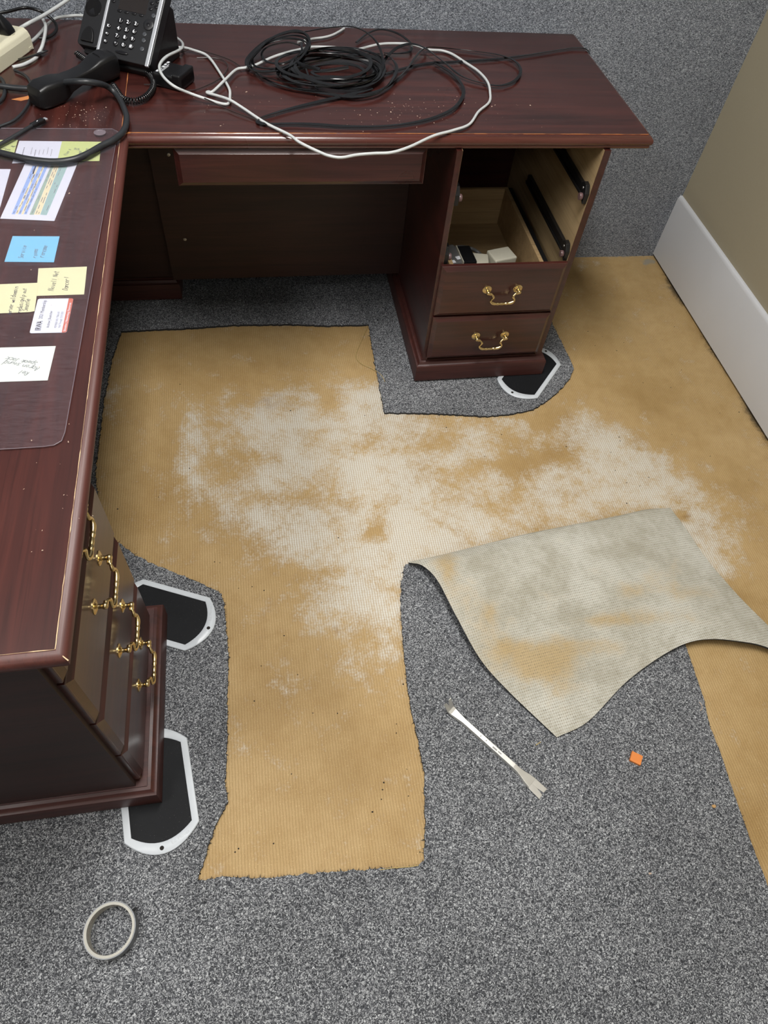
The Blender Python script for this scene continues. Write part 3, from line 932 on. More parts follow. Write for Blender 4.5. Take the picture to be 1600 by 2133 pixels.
# drawer box of the upper remaining drawer, open to view
up = drs[1]
bx0, bx1, by0, by1, bz0, bz1 = 0.062, 0.340, 0.0165, 0.440, 0.270, 0.398
MB().box(bx0, bx0 + 0.012, by0, by1, bz0, bz1).build('box_side', M['drawer_wood'], up, bevel=0.001)
MB().box(bx1 - 0.012, bx1, by0, by1, bz0, bz1).build('box_side', M['drawer_wood'], up, bevel=0.001)
MB().box(bx0 + 0.0121, bx1 - 0.0121, by1 - 0.012, by1, bz0, bz1).build('box_back', M['drawer_wood'], up, bevel=0.001)
MB().box(bx0 + 0.0121, bx1 - 0.0121, by0, by1 - 0.0121, bz0 + 0.005, bz0 + 0.011).build('box_bottom', M['drawer_wood'], up)
MB().box(bx1 + 0.0005, bx1 + 0.015, by0 + 0.004, by1, bz1 - 0.022, bz1 - 0.002).build('box_rail', M['black_metal'], up, bevel=0.001)
# runners left behind by the missing drawers
def runner(xw, s, z):
    """rail on the cabinet wall at x = xw, opening to side s, with a roller bracket at the front"""
    mb = MB()
    xs = sorted((xw, xw + s * 0.011))
    mb.box(xs[0], xs[1], 0.045, 0.405, z + 0.004, z + 0.026)
    xs = sorted((xw + s * 0.011, xw + s * 0.014))
    mb.box(xs[0], xs[1], 0.045, 0.405, z + 0.0, z + 0.008)
    poly = [(0.020, z - 0.012), (0.034, z - 0.004), (0.060, z + 0.004), (0.060, z + 0.026), (0.046, z + 0.036), (0.030, z + 0.034), (0.018, z + 0.016)]
    st = len(mb.v)
    n = len(poly)
    xa, xb = xw, xw + s * 0.012
    mb.add([(xa, y, zz) for y, zz in poly] + [(xb, y, zz) for y, zz in poly],
           [tuple(range(n)), tuple(range(2 * n - 1, n - 1, -1))] + [(i, n + i, n + (i + 1) % n, (i + 1) % n) for i in range(n)])
    o = mb.build('drawer_runner', M['black_metal'], ret, bevel=0.0012)
    w = MB()
    w.lathe([(0.004, 0.0), (0.0085, 0.0005), (0.0095, 0.003), (0.0095, 0.006), (0.0085, 0.0085), (0.003, 0.009)], (0, 0, 0), 'x', 16)
    w.xform(Matrix.Translation((xw + s * 0.0125, 0.030, z + 0.004)) @ Matrix.Diagonal((s, 1, 1, 1)))
    w.build('roller', M['roller'], o, smooth=40)
    MB().lathe([(0.0035, 0), (0.003, 0.001), (0.001, 0.0013)], (0, 0, 0), 'x', 10).xform(Matrix.Translation((xw + s * 0.0122, 0.040, z + 0.022)) @ Matrix.Diagonal((s, 1, 1, 1))).build('screw', M['screw'], o, smooth=40)
M['roller'] = plain('pinkish_nylon_roller', (0.13, 0.075, 0.075), 0.35)
for z in (0.432, 0.600):
    runner(0.3925, -1, z)
    runner(0.0345, 1, z)
# shallow centre drawer over the kneehole
ap = drawer_front(ret, OX + 0.088, OX + 0.672, 0.638, 0.7275, OY + 0.008, name='centre_drawer', handle=False)
MB().box(OX + 0.11, OX + 0.65, OY + 0.0262, OY + 0.36, 0.655, 0.715).build('box', M['black_metal'], ap)
# panel closing the kneehole towards the wall
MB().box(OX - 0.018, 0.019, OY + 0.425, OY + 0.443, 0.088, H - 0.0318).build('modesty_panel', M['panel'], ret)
MB().box(OX + 0.026, OX + 0.036, OY + 0.16, OY + 0.424, 0.690, H - 0.0318).build('bracket_rail', M['black_metal'], ret, bevel=0.001)
for (x, z) in ((0.035, 0.50), (0.040, 0.235)):
    mb = MB()
    mb.lathe([(0.0055, 0.0), (0.0048, -0.0016), (0.0025, -0.0022), (0.0022, -0.0012)], (OX + x, OY + 0.4248, z), 'y', 12)
    mb.build('screw', M['screw'], ret, smooth=40)

# ---------------------------------------------------------------- things on the desks
DT = H + 0.0006

def cable(name, paths, m, r, label, cat='cable', n=8, sides=7, flat=None, group=None, parent=None, tw=0.0, seed=1):
    mb = MB()
    for p in paths:
        c = catmull(p, n)
        t = None
        if flat: t = [tw * noise.noise((i * 0.035, seed, 0.7)) for i in range(len(c))]
        mb.sweep(c, r, sides, flat, twist=t)
    o = mb.build(name, m, parent, smooth=60)
    if label: tag(o, label, cat, group)
    return o

# clear mat with rounded corner
def desk_mat():
    x0, x1, y0, y1 = -0.56, (-0.0186, -0.0417, 0.763)[0], -0.0, 0.0
    P = [(-0.0193, 0.0235), (-0.0437, -0.8535), (-0.0466, -0.8697), (-0.0562, -0.877), (-0.0701, -0.8784), (-0.127, -0.8767)]
    q = [(-0.55, P[5][1]), P[4], P[3], P[2], P[1], (P[0][0], P[0][1] - 0.012), (P[0][0] - 0.012, P[0][1]), (-0.55, P[0][1] + 0.001)]
    cc = [Vector((*p, 0)) for p in q]
    z0, z1 = DT + 0.0012, DT + 0.0030
    mb = MB().prism([(p.x, p.y) for p in cc], z0, z1)
    mb.m = [1, 0] + [1] * len(cc)
    o = mb.build('desk_mat', [M['vinyl'], M['vinyl_under']])
    tag(o, 'clear vinyl desk mat over the paper notes on the left desk', 'desk mat')
    # bright rim of the sheet and the suction foot near its corner
    path = [(p.x, p.y, (z0 + z1) / 2) for p in cc]
    MB().sweep(path, 0.0006, 5).build('rim', M['vinyl_edge'], o)
    c = (-0.0555, 0.0045, 0.763)
    MB().lathe([(0.0125, 0), (0.0125, 0.0010), (0.0100, 0.0013), (0.0095, 0.0007), (0.0, 0.0006)], (c[0], c[1], z1), 'z', 20).build('grip_disc', M['vinyl_edge'], o, smooth=30)
desk_mat()

STROKES = {
 'a': [[(3, 3), (1, 4), (0, 2), (1, 0), (3, 1), (3, 4), (3, 1), (4, 0)]], 'b': [[(0, 7), (0, 0), (2, 0), (3, 2), (2, 3.6), (0, 3)]], 'c': [[(3, 3.4), (1, 4), (0, 2), (1, 0), (3, .6)]],
 'd': [[(3, 3), (1, 4), (0, 2), (1, 0), (3, 1)], [(3, 7), (3, 0)]], 'e': [[(0, 2), (3, 2.4), (2, 4), (0, 3), (0, 1), (1.5, 0), (3, 1)]], 'f': [[(3, 6.6), (1.6, 7), (1, 5), (1, 0)], [(0, 3.6), (2.6, 3.6)]],
 'g': [[(3, 3), (1, 4), (0, 2), (1, 0), (3, 1)], [(3, 4), (3, -2), (1, -2.6)]], 'h': [[(0, 7), (0, 0)], [(0, 2.6), (2, 4), (3, 2.6), (3, 0)]], 'i': [[(1, 4), (1, 0)], [(1, 5.4), (1.1, 5.6)]],
 'j': [[(2, 4), (2, -2), (0, -2)]], 'k': [[(0, 7), (0, 0)], [(3, 4), (0, 2), (3, 0)]], 'l': [[(1, 7), (1, 0)]], 'm': [[(0, 4), (0, 0)], [(0, 3), (1, 4), (1.6, 3), (1.6, 0)], [(1.6, 3), (2.8, 4), (3.4, 3), (3.4, 0)]],
 'n': [[(0, 4), (0, 0)], [(0, 2.6), (2, 4), (3, 2.6), (3, 0)]], 'o': [[(1.5, 4), (0, 2), (1.5, 0), (3, 2), (1.5, 4)]], 'p': [[(0, 4), (0, -2.6)], [(0, 3), (2, 4), (3, 2), (1.6, 0), (0, 1)]],
 'q': [[(3, 3), (1, 4), (0, 2), (1, 0), (3, 1)], [(3, 4), (3, -2.6)]], 'r': [[(0, 4), (0, 0)], [(0, 2.4), (1.5, 4), (3, 3.6)]], 's': [[(3, 3.6), (1, 4), (.6, 2.6), (2.8, 1.4), (2, 0), (0, .5)]],
 't': [[(1.4, 6), (1.4, .6), (2.6, 0)], [(0, 4), (3, 4)]], 'u': [[(0, 4), (0, 1), (1.5, 0), (3, 1.4)], [(3, 4), (3, 0)]], 'v': [[(0, 4), (1.5, 0), (3, 4)]], 'w': [[(0, 4), (.9, 0), (1.8, 3), (2.7, 0), (3.6, 4)]],
 'x': [[(0, 4), (3, 0)], [(3, 4), (0, 0)]], 'y': [[(0, 4), (1.6, 1)], [(3, 4), (1, -2.4)]], 'z': [[(0, 4), (3, 4), (0, 0), (3, 0)]], '!': [[(1, 7), (1, 2)], [(1, .4), (1.1, .2)]],
 'S': [[(3, 6), (1.5, 7), (0, 5.6), (3, 2), (1.5, 0), (0, 1)]], 'N': [[(0, 0), (0, 7), (3, 0), (3, 7)]], 'D': [[(0, 0), (0, 7), (2.6, 6), (3, 3), (2, .4), (0, 0)]], 'J': [[(2, 7), (2, 1), (1, 0), (0, 1)]],
 'A': [[(0, 0), (1.6, 7), (3.2, 0)], [(.8, 3), (2.6, 3)]], 'R': [[(0, 0), (0, 7), (2.6, 6), (2.4, 4), (0, 3.6), (3, 0)]], ':': [[(1, 3), (1.1, 3.2)], [(1, .4), (1.1, .6)]],
}
def handwriting(parent, lines, m, height=0.007, pen=0.00045, z=0.0, seed=1):
    """lines: (text, x, y, angle) in the parent's own plane; a pen line swept along each letter"""
    rnd = random.Random(seed)
    mb = MB()
    for text, x, y, ang in lines:
        s = height / 7
        cx = 0.0
        for ch in text:
            if ch == ' ': cx += 3.4 * s; continue
            k = s * rnd.uniform(0.85, 1.15)
            dy = rnd.uniform(-0.4, 0.4) * s
            for st in STROKES[ch]:
                pts = []
                for (a, b_) in st:
                    u, v = cx + a * k + 0.25 * b_ * k + rnd.uniform(-.12, .12) * k, b_ * k + dy + rnd.uniform(-.15, .15) * k
                    pts.append((x + u * math.cos(ang) - v * math.sin(ang), y + u * math.sin(ang) + v * math.cos(ang), z + 0.0001))
                if len(pts) > 2: pts = catmull(pts, 3)
                mb.sweep(pts, pen, 4, flat=(pen * 2, 0.00016))
            cx += 4.3 * k
    o = mb.build('handwriting', m, parent)
    return o

def printed(parent, text, size, x, y, ang, m, z, name='printed_text', wid=1.0, bold=0.0):
    cu = bpy.data.curves.new('txt', 'FONT')
    cu.body = text; cu.size = size; cu.resolution_u = 2; cu.offset = bold; cu.space_character = 1.02
    t = bpy.data.objects.new('txt', cu)
    link(t)
    bpy.context.view_layer.update()
    me = bpy.data.meshes.new_from_object(t.evaluated_get(bpy.context.evaluated_depsgraph_get()))
    me.name = name
    bpy.data.objects.remove(t)
    me.transform(Matrix.Translation((x, y, z + 0.00012)) @ Matrix.Rotation(ang, 4, 'Z') @ Matrix.Diagonal((wid, 1, 1, 1)))
    me.materials.clear(); me.materials.append(m)
    o = bpy.data.objects.new(name, me)
    link(o); o.parent = parent
    return o

def paper(name, poly, m, label, cat, z=DT, th=0.00018, curl=0.0):
    c = Vector((sum(p[0] for p in poly) / len(poly), sum(p[1] for p in poly) / len(poly)))
    mb = MB().prism([(p[0] - c.x, p[1] - c.y) for p in poly], 0, th)
    o = mb.build(name, m)
    o.location = (c.x, c.y, z)
    tag(o, label, cat)
    return o
def bars(parent, rects, m, z, name):
    mb = MB()
    for r in rects: mb.prism(r, z, z + 0.00006)
    return mb.build(name, m, parent)
TZ = 0.00019
blue = paper('sticky_note', [(-0.1808, -0.3643), (-0.1001, -0.3679), (-0.1019, -0.4458), (-0.1838, -0.4408)], M['note_blue'], 'blue sticky note with pencilled words under the clear mat', 'note')
handwriting(blue, [('Service', -0.013, -0.028, PI / 2 - 0.05), ('rooms', 0.009, -0.027, PI / 2 - .02), ('rename', 0.021, -0.027, PI / 2 - .1)], M['ink_pale'], 0.0095, z=TZ, seed=4)
yr = paper('sticky_note', [(-0.1254, -0.462), (-0.0453, -0.4608), (-0.0438, -0.5383), (-0.1204, -0.538)], M['note_yellow'], 'yellow sticky note to the right, overlapping another above the membership card', 'note', z=DT)
handwriting(yr, [('Novell Net', -0.010, -0.026, PI / 2 - .06), ('Dancer!', 0.012, -0.026, PI / 2 - .02)], M['ink'], 0.009, z=TZ, seed=6)
yl = paper('sticky_note', [(-0.2005, -0.5043), (-0.1206, -0.5031), (-0.1179, -0.5781), (-0.125, -0.5801), (-0.1938, -0.5809)], M['note_yellow'], 'yellow sticky note cut by the left edge, left of the other yellow one', 'note', z=DT + 0.0003)
handwriting(yl, [('server weldomain', -0.002, -0.036, PI / 2 - .03), ('redesignlp out', 0.013, -0.032, PI / 2 - .02), ('Seattle', 0.022, -0.028, PI / 2 - .05)], M['ink'], 0.0075, z=TZ, seed=8)
pg = paper('sticky_note', [(-0.1627, -0.6638), (-0.076, -0.6658), (-0.0797, -0.7428), (-0.1622, -0.7406)], M['note_pale'], 'pale green-white note with slanting handwriting, nearest of the notes', 'note')
handwriting(pg, [('Speak Jack', 0.022, 0.0015, PI - 0.33), ('Aaron sound', 0.026, -0.010, PI - .35), ('Rel:', 0.012, -0.020, PI - .40)], M['ink_pale'], 0.0085, z=TZ, seed=9)
gl = paper('sticky_note', [(-0.2931, -0.0207), (-0.2171, -0.0204), (-0.217, -0.084), (-0.2961, -0.0856)], M['note_green'], 'lime sticky note at the left edge beside the printed slip', 'note')
handwriting(gl, [('ok', 0.028, 0.006, -0.7), ('run', 0.015, -0.004, -.6)], M['ink'], 0.008, z=TZ, seed=3)
gr = paper('sticky_note', [(-0.1297, -0.0261), (-0.0509, -0.0278), (-0.0493, -0.1055), (-0.1309, -0.1068)], M['note_green'], 'lime sticky note at the right end beneath the thick black cable', 'note', z=DT + 0.0001)
handwriting(gr, [('flex', -0.024, -0.018, PI / 2 - .2), ('x', -0.018, 0.004, PI / 2), ('so', -0.008, 0.005, PI / 2), ('so', -0.002, 0.003, PI / 2), ('ago', 0.003, -0.012, PI / 2), ('an', 0.014, 0.002, PI / 2 - .3), ('re', 0.022, -0.018, PI / 2 - .3)], M['ink_pale'], 0.0075, z=TZ, seed=12)
slip = paper('printed_slip', [(-0.2138, -0.0244), (-0.1297, -0.0261), (-0.1309, -0.1068), (-0.2157, -0.1137)], M['paper'], 'white printed slip between the two lime notes', 'paper', z=DT)
rnd = random.Random(5)
rects = []
for k in range(8):
    x = -0.028 + k * 0.0078
    if k in (1,): continue
    y0, y1 = -0.018 + rnd.uniform(0, .008), 0.004 + rnd.uniform(0, 0.018)
    y = y0
    while y < y1:
        ln = rnd.uniform(0.002, 0.0055)
        w = 0.0008 if k in (0, 3) else 0.0005
        rects.append([(x - w, y), (x + w, y), (x + w, min(y1, y + ln)), (x - w, min(y1, y + ln))])
        y += ln + 0.0011
bars(slip, rects, M['ink_grey'], TZ, 'printed_lines')
sheet_c = [(-0.1913, -0.1139), (-0.0909, -0.1108), (-0.1144, -0.3185), (-0.21, -0.3079)]
sheet = paper('schedule_sheet', sheet_c, M['paper'], 'white printed sheet with blue and green table rows below the lime notes', 'paper', z=DT)
bc = Vector((sum(p[0] for p in sheet_c) / 4, sum(p[1] for p in sheet_c) / 4))
def band(p): return [(q[0] - bc.x, q[1] - bc.y) for q in p]
for pts, mm in (([(-0.1757, -0.1231), (-0.1675, -0.1232), (-0.1861, -0.2945), (-0.192, -0.2944)], 'print_blue'), ([(-0.1666, -0.1232), (-0.1639, -0.1232), (-0.181, -0.2947), (-0.1852, -0.2945)], 'print_cream'), ([(-0.1634, -0.1232), (-0.1566, -0.1233), (-0.176, -0.2948), (-0.1806, -0.2947)], 'print_blue'),
                ([(-0.1561, -0.1233), (-0.153, -0.1233), (-0.1709, -0.2949), (-0.1752, -0.2948)], 'print_cream'), ([(-0.1525, -0.1233), (-0.1466, -0.1234), (-0.1659, -0.2951), (-0.1705, -0.2949)], 'print_blue'), ([(-0.1411, -0.1234), (-0.1356, -0.1235), (-0.153, -0.297), (-0.1606, -0.2968)], 'print_sage'),
                ([(-0.1352, -0.1235), (-0.1256, -0.1235), (-0.142, -0.2973), (-0.1526, -0.297)], 'print_cream'), ([(-0.1251, -0.1235), (-0.1091, -0.1237), (-0.13, -0.2992), (-0.1416, -0.2973)], 'print_teal')):
    b_ = band(pts)
    bars(sheet, [b_], M[mm], TZ, 'table_row')
    rr = []
    A, B_, C_, D_ = [Vector(q) for q in b_]
    for f in (0.3, 0.72) if mm in ('print_teal', 'print_cream') else (0.5,):
        t = 0.06
        while t < 0.96:
            ln = rnd.uniform(0.03, 0.13)
            if rnd.random() < 0.6:
                a = A.lerp(B_, f).lerp(D_.lerp(C_, f), t)
                e = A.lerp(B_, f).lerp(D_.lerp(C_, f), min(0.98, t + ln))
                n_ = Vector((e.y - a.y, -(e.x - a.x))).normalized() * 0.0006
                rr.append([(a.x - n_.x, a.y - n_.y), (a.x + n_.x, a.y + n_.y), (e.x + n_.x, e.y + n_.y), (e.x - n_.x, e.y - n_.y)])
            t += ln + rnd.uniform(0.02, 0.06)
    bars(sheet, rr, M['ink_grey'], TZ + 0.00007, 'table_text')['kind'] = 'stuff'
bars(sheet, [band([(-0.1709, -0.125), (-0.1691, -0.125), (-0.1702, -0.1539), (-0.1728, -0.1539)])], M['ink_black'], TZ + 0.0001, 'pen_mark')
paper('paper_sheet', [(-0.2883, -0.133), (-0.2154, -0.1355), (-0.2153, -0.2715), (-0.28, -0.2826)], M['paper'], 'blank white sheet cut by the left edge beside the printed table', 'paper', z=DT)

# membership card
cp = [(-0.1172, -0.5458), (-0.0575, -0.5491), (-0.0631, -0.6352), (-0.12, -0.6326)]
cpx = Vector((sum(p[0] for p in cp) / 4, sum(p[1] for p in cp) / 4))
cw, chh = 0.0565, 0.0865
card_rot = math.atan2(cp[0][1] - cp[3][1], cp[0][0] - cp[3][0]) - PI / 2
def rrect(x0, x1, y0, y1, r, n=5):
    out = []
    for cx_, cy_, a0 in ((x1 - r, y1 - r, 0), (x0 + r, y1 - r, PI / 2), (x0 + r, y0 + r, PI), (x1 - r, y0 + r, 1.5 * PI)):
        for k in range(n + 1):
            a = a0 + PI / 2 * k / n
            out.append((cx_ + r * math.cos(a), cy_ + r * math.sin(a)))
    return out
card = MB().prism(rrect(-cw / 2, cw / 2, -chh / 2, chh / 2, 0.0035), 0, 0.0006).build('membership_card', M['card'])
card.location = (cpx.x, cpx.y, DT); card.rotation_euler = (0, 0, card_rot)
tag(card, 'white plastic membership card with a red band under the clear mat', 'card')
bnd = [p for p in rrect(-cw / 2, cw / 2, -chh / 2, chh / 2, 0.0035)]
bnd = [(max(p[0], cw / 2 - 0.0075), p[1]) for p in bnd]
MB().prism([(cw / 2 - 0.0075, -chh / 2), *[p for p in bnd if p[0] > cw / 2 - 0.0074 and p[1] < 0][:0], (cw / 2 - 0.0035, -chh / 2), (cw / 2 - 0.001, -chh / 2 + 0.001), (cw / 2, -chh / 2 + 0.0035), (cw / 2, chh / 2 - 0.0035), (cw / 2 - 0.001, chh / 2 - 0.001), (cw / 2 - 0.0035, chh / 2), (cw / 2 - 0.0075, chh / 2)], 0.0006, 0.00068).build('red_band', M['card_red'], card)
printed(card, 'IRWA', 0.0125, -0.0125, -0.0375, PI / 2, M['ink_black'], 0.0006, wid=0.72, bold=0.00025)
printed(card, '2021 Membership', 0.0082, -0.0140, -0.0085, PI / 2, M['ink_black'], 0.0006, wid=0.78)
printed(card, 'Andrew J Buettcher', 0.0064, -0.0005, -0.0310, PI / 2, M['ink_black'], 0.0006, wid=0.80)
printed(card, 'MEMBER NO: 7066160', 0.0052, 0.0110, -0.0320, PI / 2, M['ink_grey'], 0.0006, wid=0.80)
printed(card, 'Valid Through: 12/31/2021', 0.0052, 0.0170, -0.0320, PI / 2, M['ink_grey'], 0.0006, wid=0.72)
printed(card, 'Education | Networking | Resources', 0.0052, 0.0262, -0.0405, PI / 2, M['white_ink'], 0.00068, wid=0.92, bold=0.0001)

# --- telephone
PT = 0.7156
ph_o = (-0.0737, 0.3154, 0.795)
tel = empty('telephone', (ph_o[0], ph_o[1], DT), -0.4538)
tag(tel, 'black desk telephone with silver side strips and a keypad', 'telephone')
PZ = ph_o[2] - DT
def fa(a, b_, n_=0.0): return (a, b_ * math.cos(PT) - n_ * math.sin(PT), PZ + b_ * math.sin(PT) + n_ * math.cos(PT))
FM = Matrix(((1, 0, 0, 0), (0, math.cos(PT), -math.sin(PT), 0), (0, math.sin(PT), math.cos(PT), PZ), (0, 0, 0, 1)))
sl, sr = (-0.0017, 0.0019), (0.1258, 0.0029)
cr = (-0.0650, 0.0165)
FH = 0.200
mb = MB(); mb.prism(rrect(sl[0] - 0.006, sr[0] + 0.008, -0.004, FH, 0.006), -0.026, 0.0); mb.xform(FM)
mb.build('body', M['charcoal'], tel, bevel=0.002)
# handset rest on the left: shelf, lower cup and the dark cut for the earpiece
mb = MB(); mb.prism(rrect(cr[0] + 0.004, sl[0] - 0.0062, 0.012, FH, 0.008), -0.030, -0.004); mb.xform(FM)
mb.build('handset_rest', M['charcoal'], tel, bevel=0.002)
mb = MB()
cup = [((cr[0] + sl[0]) / 2 - 0.002 + 0.016 * math.cos(a), 0.020 + 0.034 * max(0, math.sin(a))) for a in [PI * k / 14 for k in range(15)]]
mb.prism(cup, -0.008, 0.0015); mb.xform(FM)
mb.build('cup', M['black_plastic'], tel, bevel=0.0015)
e0 = (-0.0385, 0.0942)
mb = MB(); mb.lathe([(0.021, 0.0), (0.020, 0.0008), (0.0, 0.0004)], (e0[0], e0[1] + 0.004, -0.0042), 'z', 24); mb.xform(FM)
mb.build('ear_dish', M['black_gloss'], tel, smooth=40)
mb = MB(); mb.prism([(cr[0] + 0.018, 0.002), (sl[0] - 0.0062, -0.004), (sl[0] - 0.0062, 0.012), (cr[0] + 0.018, 0.012)], -0.034, -0.016); mb.xform(FM)
mb.build('rest_foot', M['black_plastic'], tel, bevel=0.001)
mb = MB()
prof = [(0.012, 0.0), (0.150, 0.0), (0.150, 0.100), (0.128, 0.118), (0.006, 0.012)]
n = len(prof)
xa, xb = sl[0] + 0.006, sr[0] + 0.004
mb.add([(xa, y, z) for y, z in prof] + [(xb, y, z) for y, z in prof], [tuple(range(n)), tuple(range(2 * n - 1, n - 1, -1))] + [(i, n + i, n + (i + 1) % n, (i + 1) % n) for i in range(n)])
mb.build('stand', M['black_plastic'], tel, bevel=0.003)
for a0, w in ((sl[0], 0.0062), (sr[0], 0.0085)):
    mb = MB(); mb.prism(rrect(a0 - w / 2, a0 + w / 2, -0.006, FH, 0.001, 2), -0.004, 0.0022); mb.xform(FM)
    mb.build('silver_strip', M['silver'], tel, bevel=0.0008)
s0, s1 = (0.0255, 0.1041), (0.0951, 0.1082)
mb = MB(); mb.prism([(s0[0], min(s0[1], s1[1]) + 0.001), (s1[0], min(s0[1], s1[1]) + 0.001), (s1[0], s0[1] + 0.075), (s0[0], s0[1] + 0.075)], -0.001, 0.0008); mb.xform(FM)
mb.build('screen', M['screen'], tel)
def key(p, rx, ry, m, name='key', h=0.0028, txt=None, tm='white_ink', ts=0.0085):
    mb = MB()
    rings = []
    for f, z in ((1.0, -0.0005), (1.0, h * 0.55), (0.86, h * 0.9), (0.55, h)):
        rings.append([(p[0] + rx * f * math.cos(2 * PI * k / 16), p[1] + ry * f * math.sin(2 * PI * k / 16), z) for k in range(16)])
    mb.loft(rings); mb.xform(FM)
    o = mb.build(name, M[m], tel, smooth=50)
    if txt:
        t = printed(o, txt, ts, 0, 0, 0, M[tm], 0, 'key_legend', bold=0.0003)
        xs = [v.co.x for v in t.data.vertices]; ys = [v.co.y for v in t.data.vertices]
        t.data.transform(FM @ Matrix.Translation((p[0] - (min(xs) + max(xs)) / 2, p[1] - (min(ys) + max(ys)) / 2, h + 0.0001)))
    return o
KR = 0.0066
for ch, p in (('1', (0.0380, 0.0809)), ('2', (0.0573, 0.0809)), ('3', (0.0772, 0.0810)), ('4', (0.0376, 0.0633)), ('5', (0.0577, 0.0634)), ('6', (0.0769, 0.0637)), ('7', (0.0379, 0.0461)), ('8', (0.0578, 0.0466)),
              ('9', (0.0772, 0.0466)), ('*', (0.0383, 0.0291)), ('0', (0.0580, 0.0293)), ('#', (0.0775, 0.0296))):
    key(p, KR, KR, 'key', txt=ch, ts=0.0105)
for p, ch in (((0.0124, 0.0636), 'K'), ((0.0119, 0.0464), '='), ((0.0123, 0.0291), 'x')):
    key(p, 0.0055, 0.0055, 'key', txt=ch, ts=0.008)
for p in ((0.0296, 0.1015), (0.0476, 0.1016), (0.0664, 0.1022), (0.0848, 0.1020)):
    key(p, 0.0058, 0.003, 'key', 'soft_key', 0.0022)
for p in ((0.1038, 0.1332), (0.1043, 0.1206), (0.1161, 0.1396), (0.1162, 0.1268), (0.0100, 0.1199)):
    key(p, 0.005, 0.0038, 'key', 'line_key', 0.0022)
for p in ((0.1035, 0.0628), (0.1046, 0.0490), (0.1054, 0.0300), (0.1148, 0.1069)):
    key(p, 0.0052, 0.0052, 'key_clear', 'round_key', 0.002)
vp = (0.0584, 0.0120)
key(vp, 0.0165, 0.0042, 'key', 'volume_rocker', 0.0025)
np_ = (0.1077, 0.0852)
key(np_, 0.0125, 0.0125, 'charcoal', 'navigation_ring', 0.003)
key(np_, 0.0042, 0.0042, 'key', 'select_key', 0.0042)

# --- handset lying in front, with its coiled cord
hA, hB = Vector((-0.196, 0.115, 0.775)), Vector((-0.0363, 0.2837, 0.79))
ax = Vector((hB.x - hA.x, hB.y - hA.y, 0)); hl = ax.length
hs = empty('telephone_handset', (hA.x, hA.y, DT), math.atan2(ax.y, ax.x))
tag(hs, 'black telephone handset lying off the hook in front of the telephone', 'handset')
secs = [(0.0, .016, .006, .030), (.03, .023, .001, .042), (.10, .0265, 0.0, .047), (.24, .0275, 0.0, .046), (.31, .0255, .004, .044), (.38, .0225, .012, .040), (.5, .0205, .017, .040), (.62, .0205, .017, .042),
        (.70, .0225, .012, .047), (.76, .0255, .006, .053), (.88, .0265, .004, .057), (.96, .024, .005, .054), (1.0, .015, .014, .044)]
rings = []
for t, w, z0, z1 in secs:
    r = min(w, (z1 - z0) / 2) * 0.42
    rings.append([(t * hl, p[0], p[1]) for p in rrect(-w, w, z0, z1, r, 4)])
MB().loft(rings).build('shell', M['black_plastic'], hs, smooth=38)
MB().sweep([(0.78 * hl, -0.024, 0.0465), (0.80 * hl, -0.010, 0.0556), (0.81 * hl, 0.010, 0.0562), (0.79 * hl, 0.024, 0.0475)], 0.0008, 5).build('seam', M['black_gloss'], hs)
inv = Matrix.LocRotScale(hs.location, hs.rotation_euler, None).inverted()
def helix(path, R, r, pitch):
    c = catmull(path, 30)
    L_ = [0.0]
    for a, b_ in zip(c, c[1:]): L_.append(L_[-1] + (b_ - a).length)
    total = L_[-1]
    n_ = int(total / pitch * 9)
    out = []; i = 0
    for k in range(n_ + 1):
        t = total * k / n_
        while i < len(L_) - 2 and L_[i + 1] < t: i += 1
        f = (t - L_[i]) / max(1e-9, L_[i + 1] - L_[i])
        p = c[i].lerp(c[i + 1], f)
        d = (c[i + 1] - c[i]).normalized()
        s = d.cross(Vector((0, 0, 1))).normalized(); u = s.cross(d)
        a = 2 * PI * t / pitch
        out.append(p + s * R * math.cos(a) + u * R * math.sin(a))
    return out
cord = MB()
z = 0.769
cord.sweep(helix([(p[0], p[1], p[2]) for p in [(-0.0386, 0.2089, 0.77), (-0.0273, 0.1761, 0.77), (-0.0167, 0.1508, 0.769), (-0.0012, 0.1351, 0.77), (0.0194, 0.1379, 0.77), (0.0375, 0.1591, 0.77), (0.049, 0.1972, 0.77), (0.049, 0.236, 0.77), (0.0359, 0.2729, 0.77), (0.0176, 0.2925, 0.77), (-0.0049, 0.3044, 0.77), (-0.0226, 0.3167, 0.772)]], 0.0058, 0.0018, 0.0060), 0.0018, 6)
cord.sweep(helix([(-0.1319, 0.3691, 0.771), (-0.1175, 0.3513, 0.77), (-0.1024, 0.3259, 0.77), (-0.087, 0.2984, 0.771)], 0.0058, 0.0018, 0.0060), 0.0018, 6)
cord.sweep(catmull([(-0.0226, 0.3167, 0.772), (-0.0285, 0.3193, 0.776), (-0.034, 0.3088, 0.778), (-0.0395, 0.3214, 0.776), (-0.0417, 0.3293, 0.778)], 8), 0.0018, 6)
cord.xform(inv)
cord.build('coiled_cord', M['black_gloss'], hs, smooth=60)

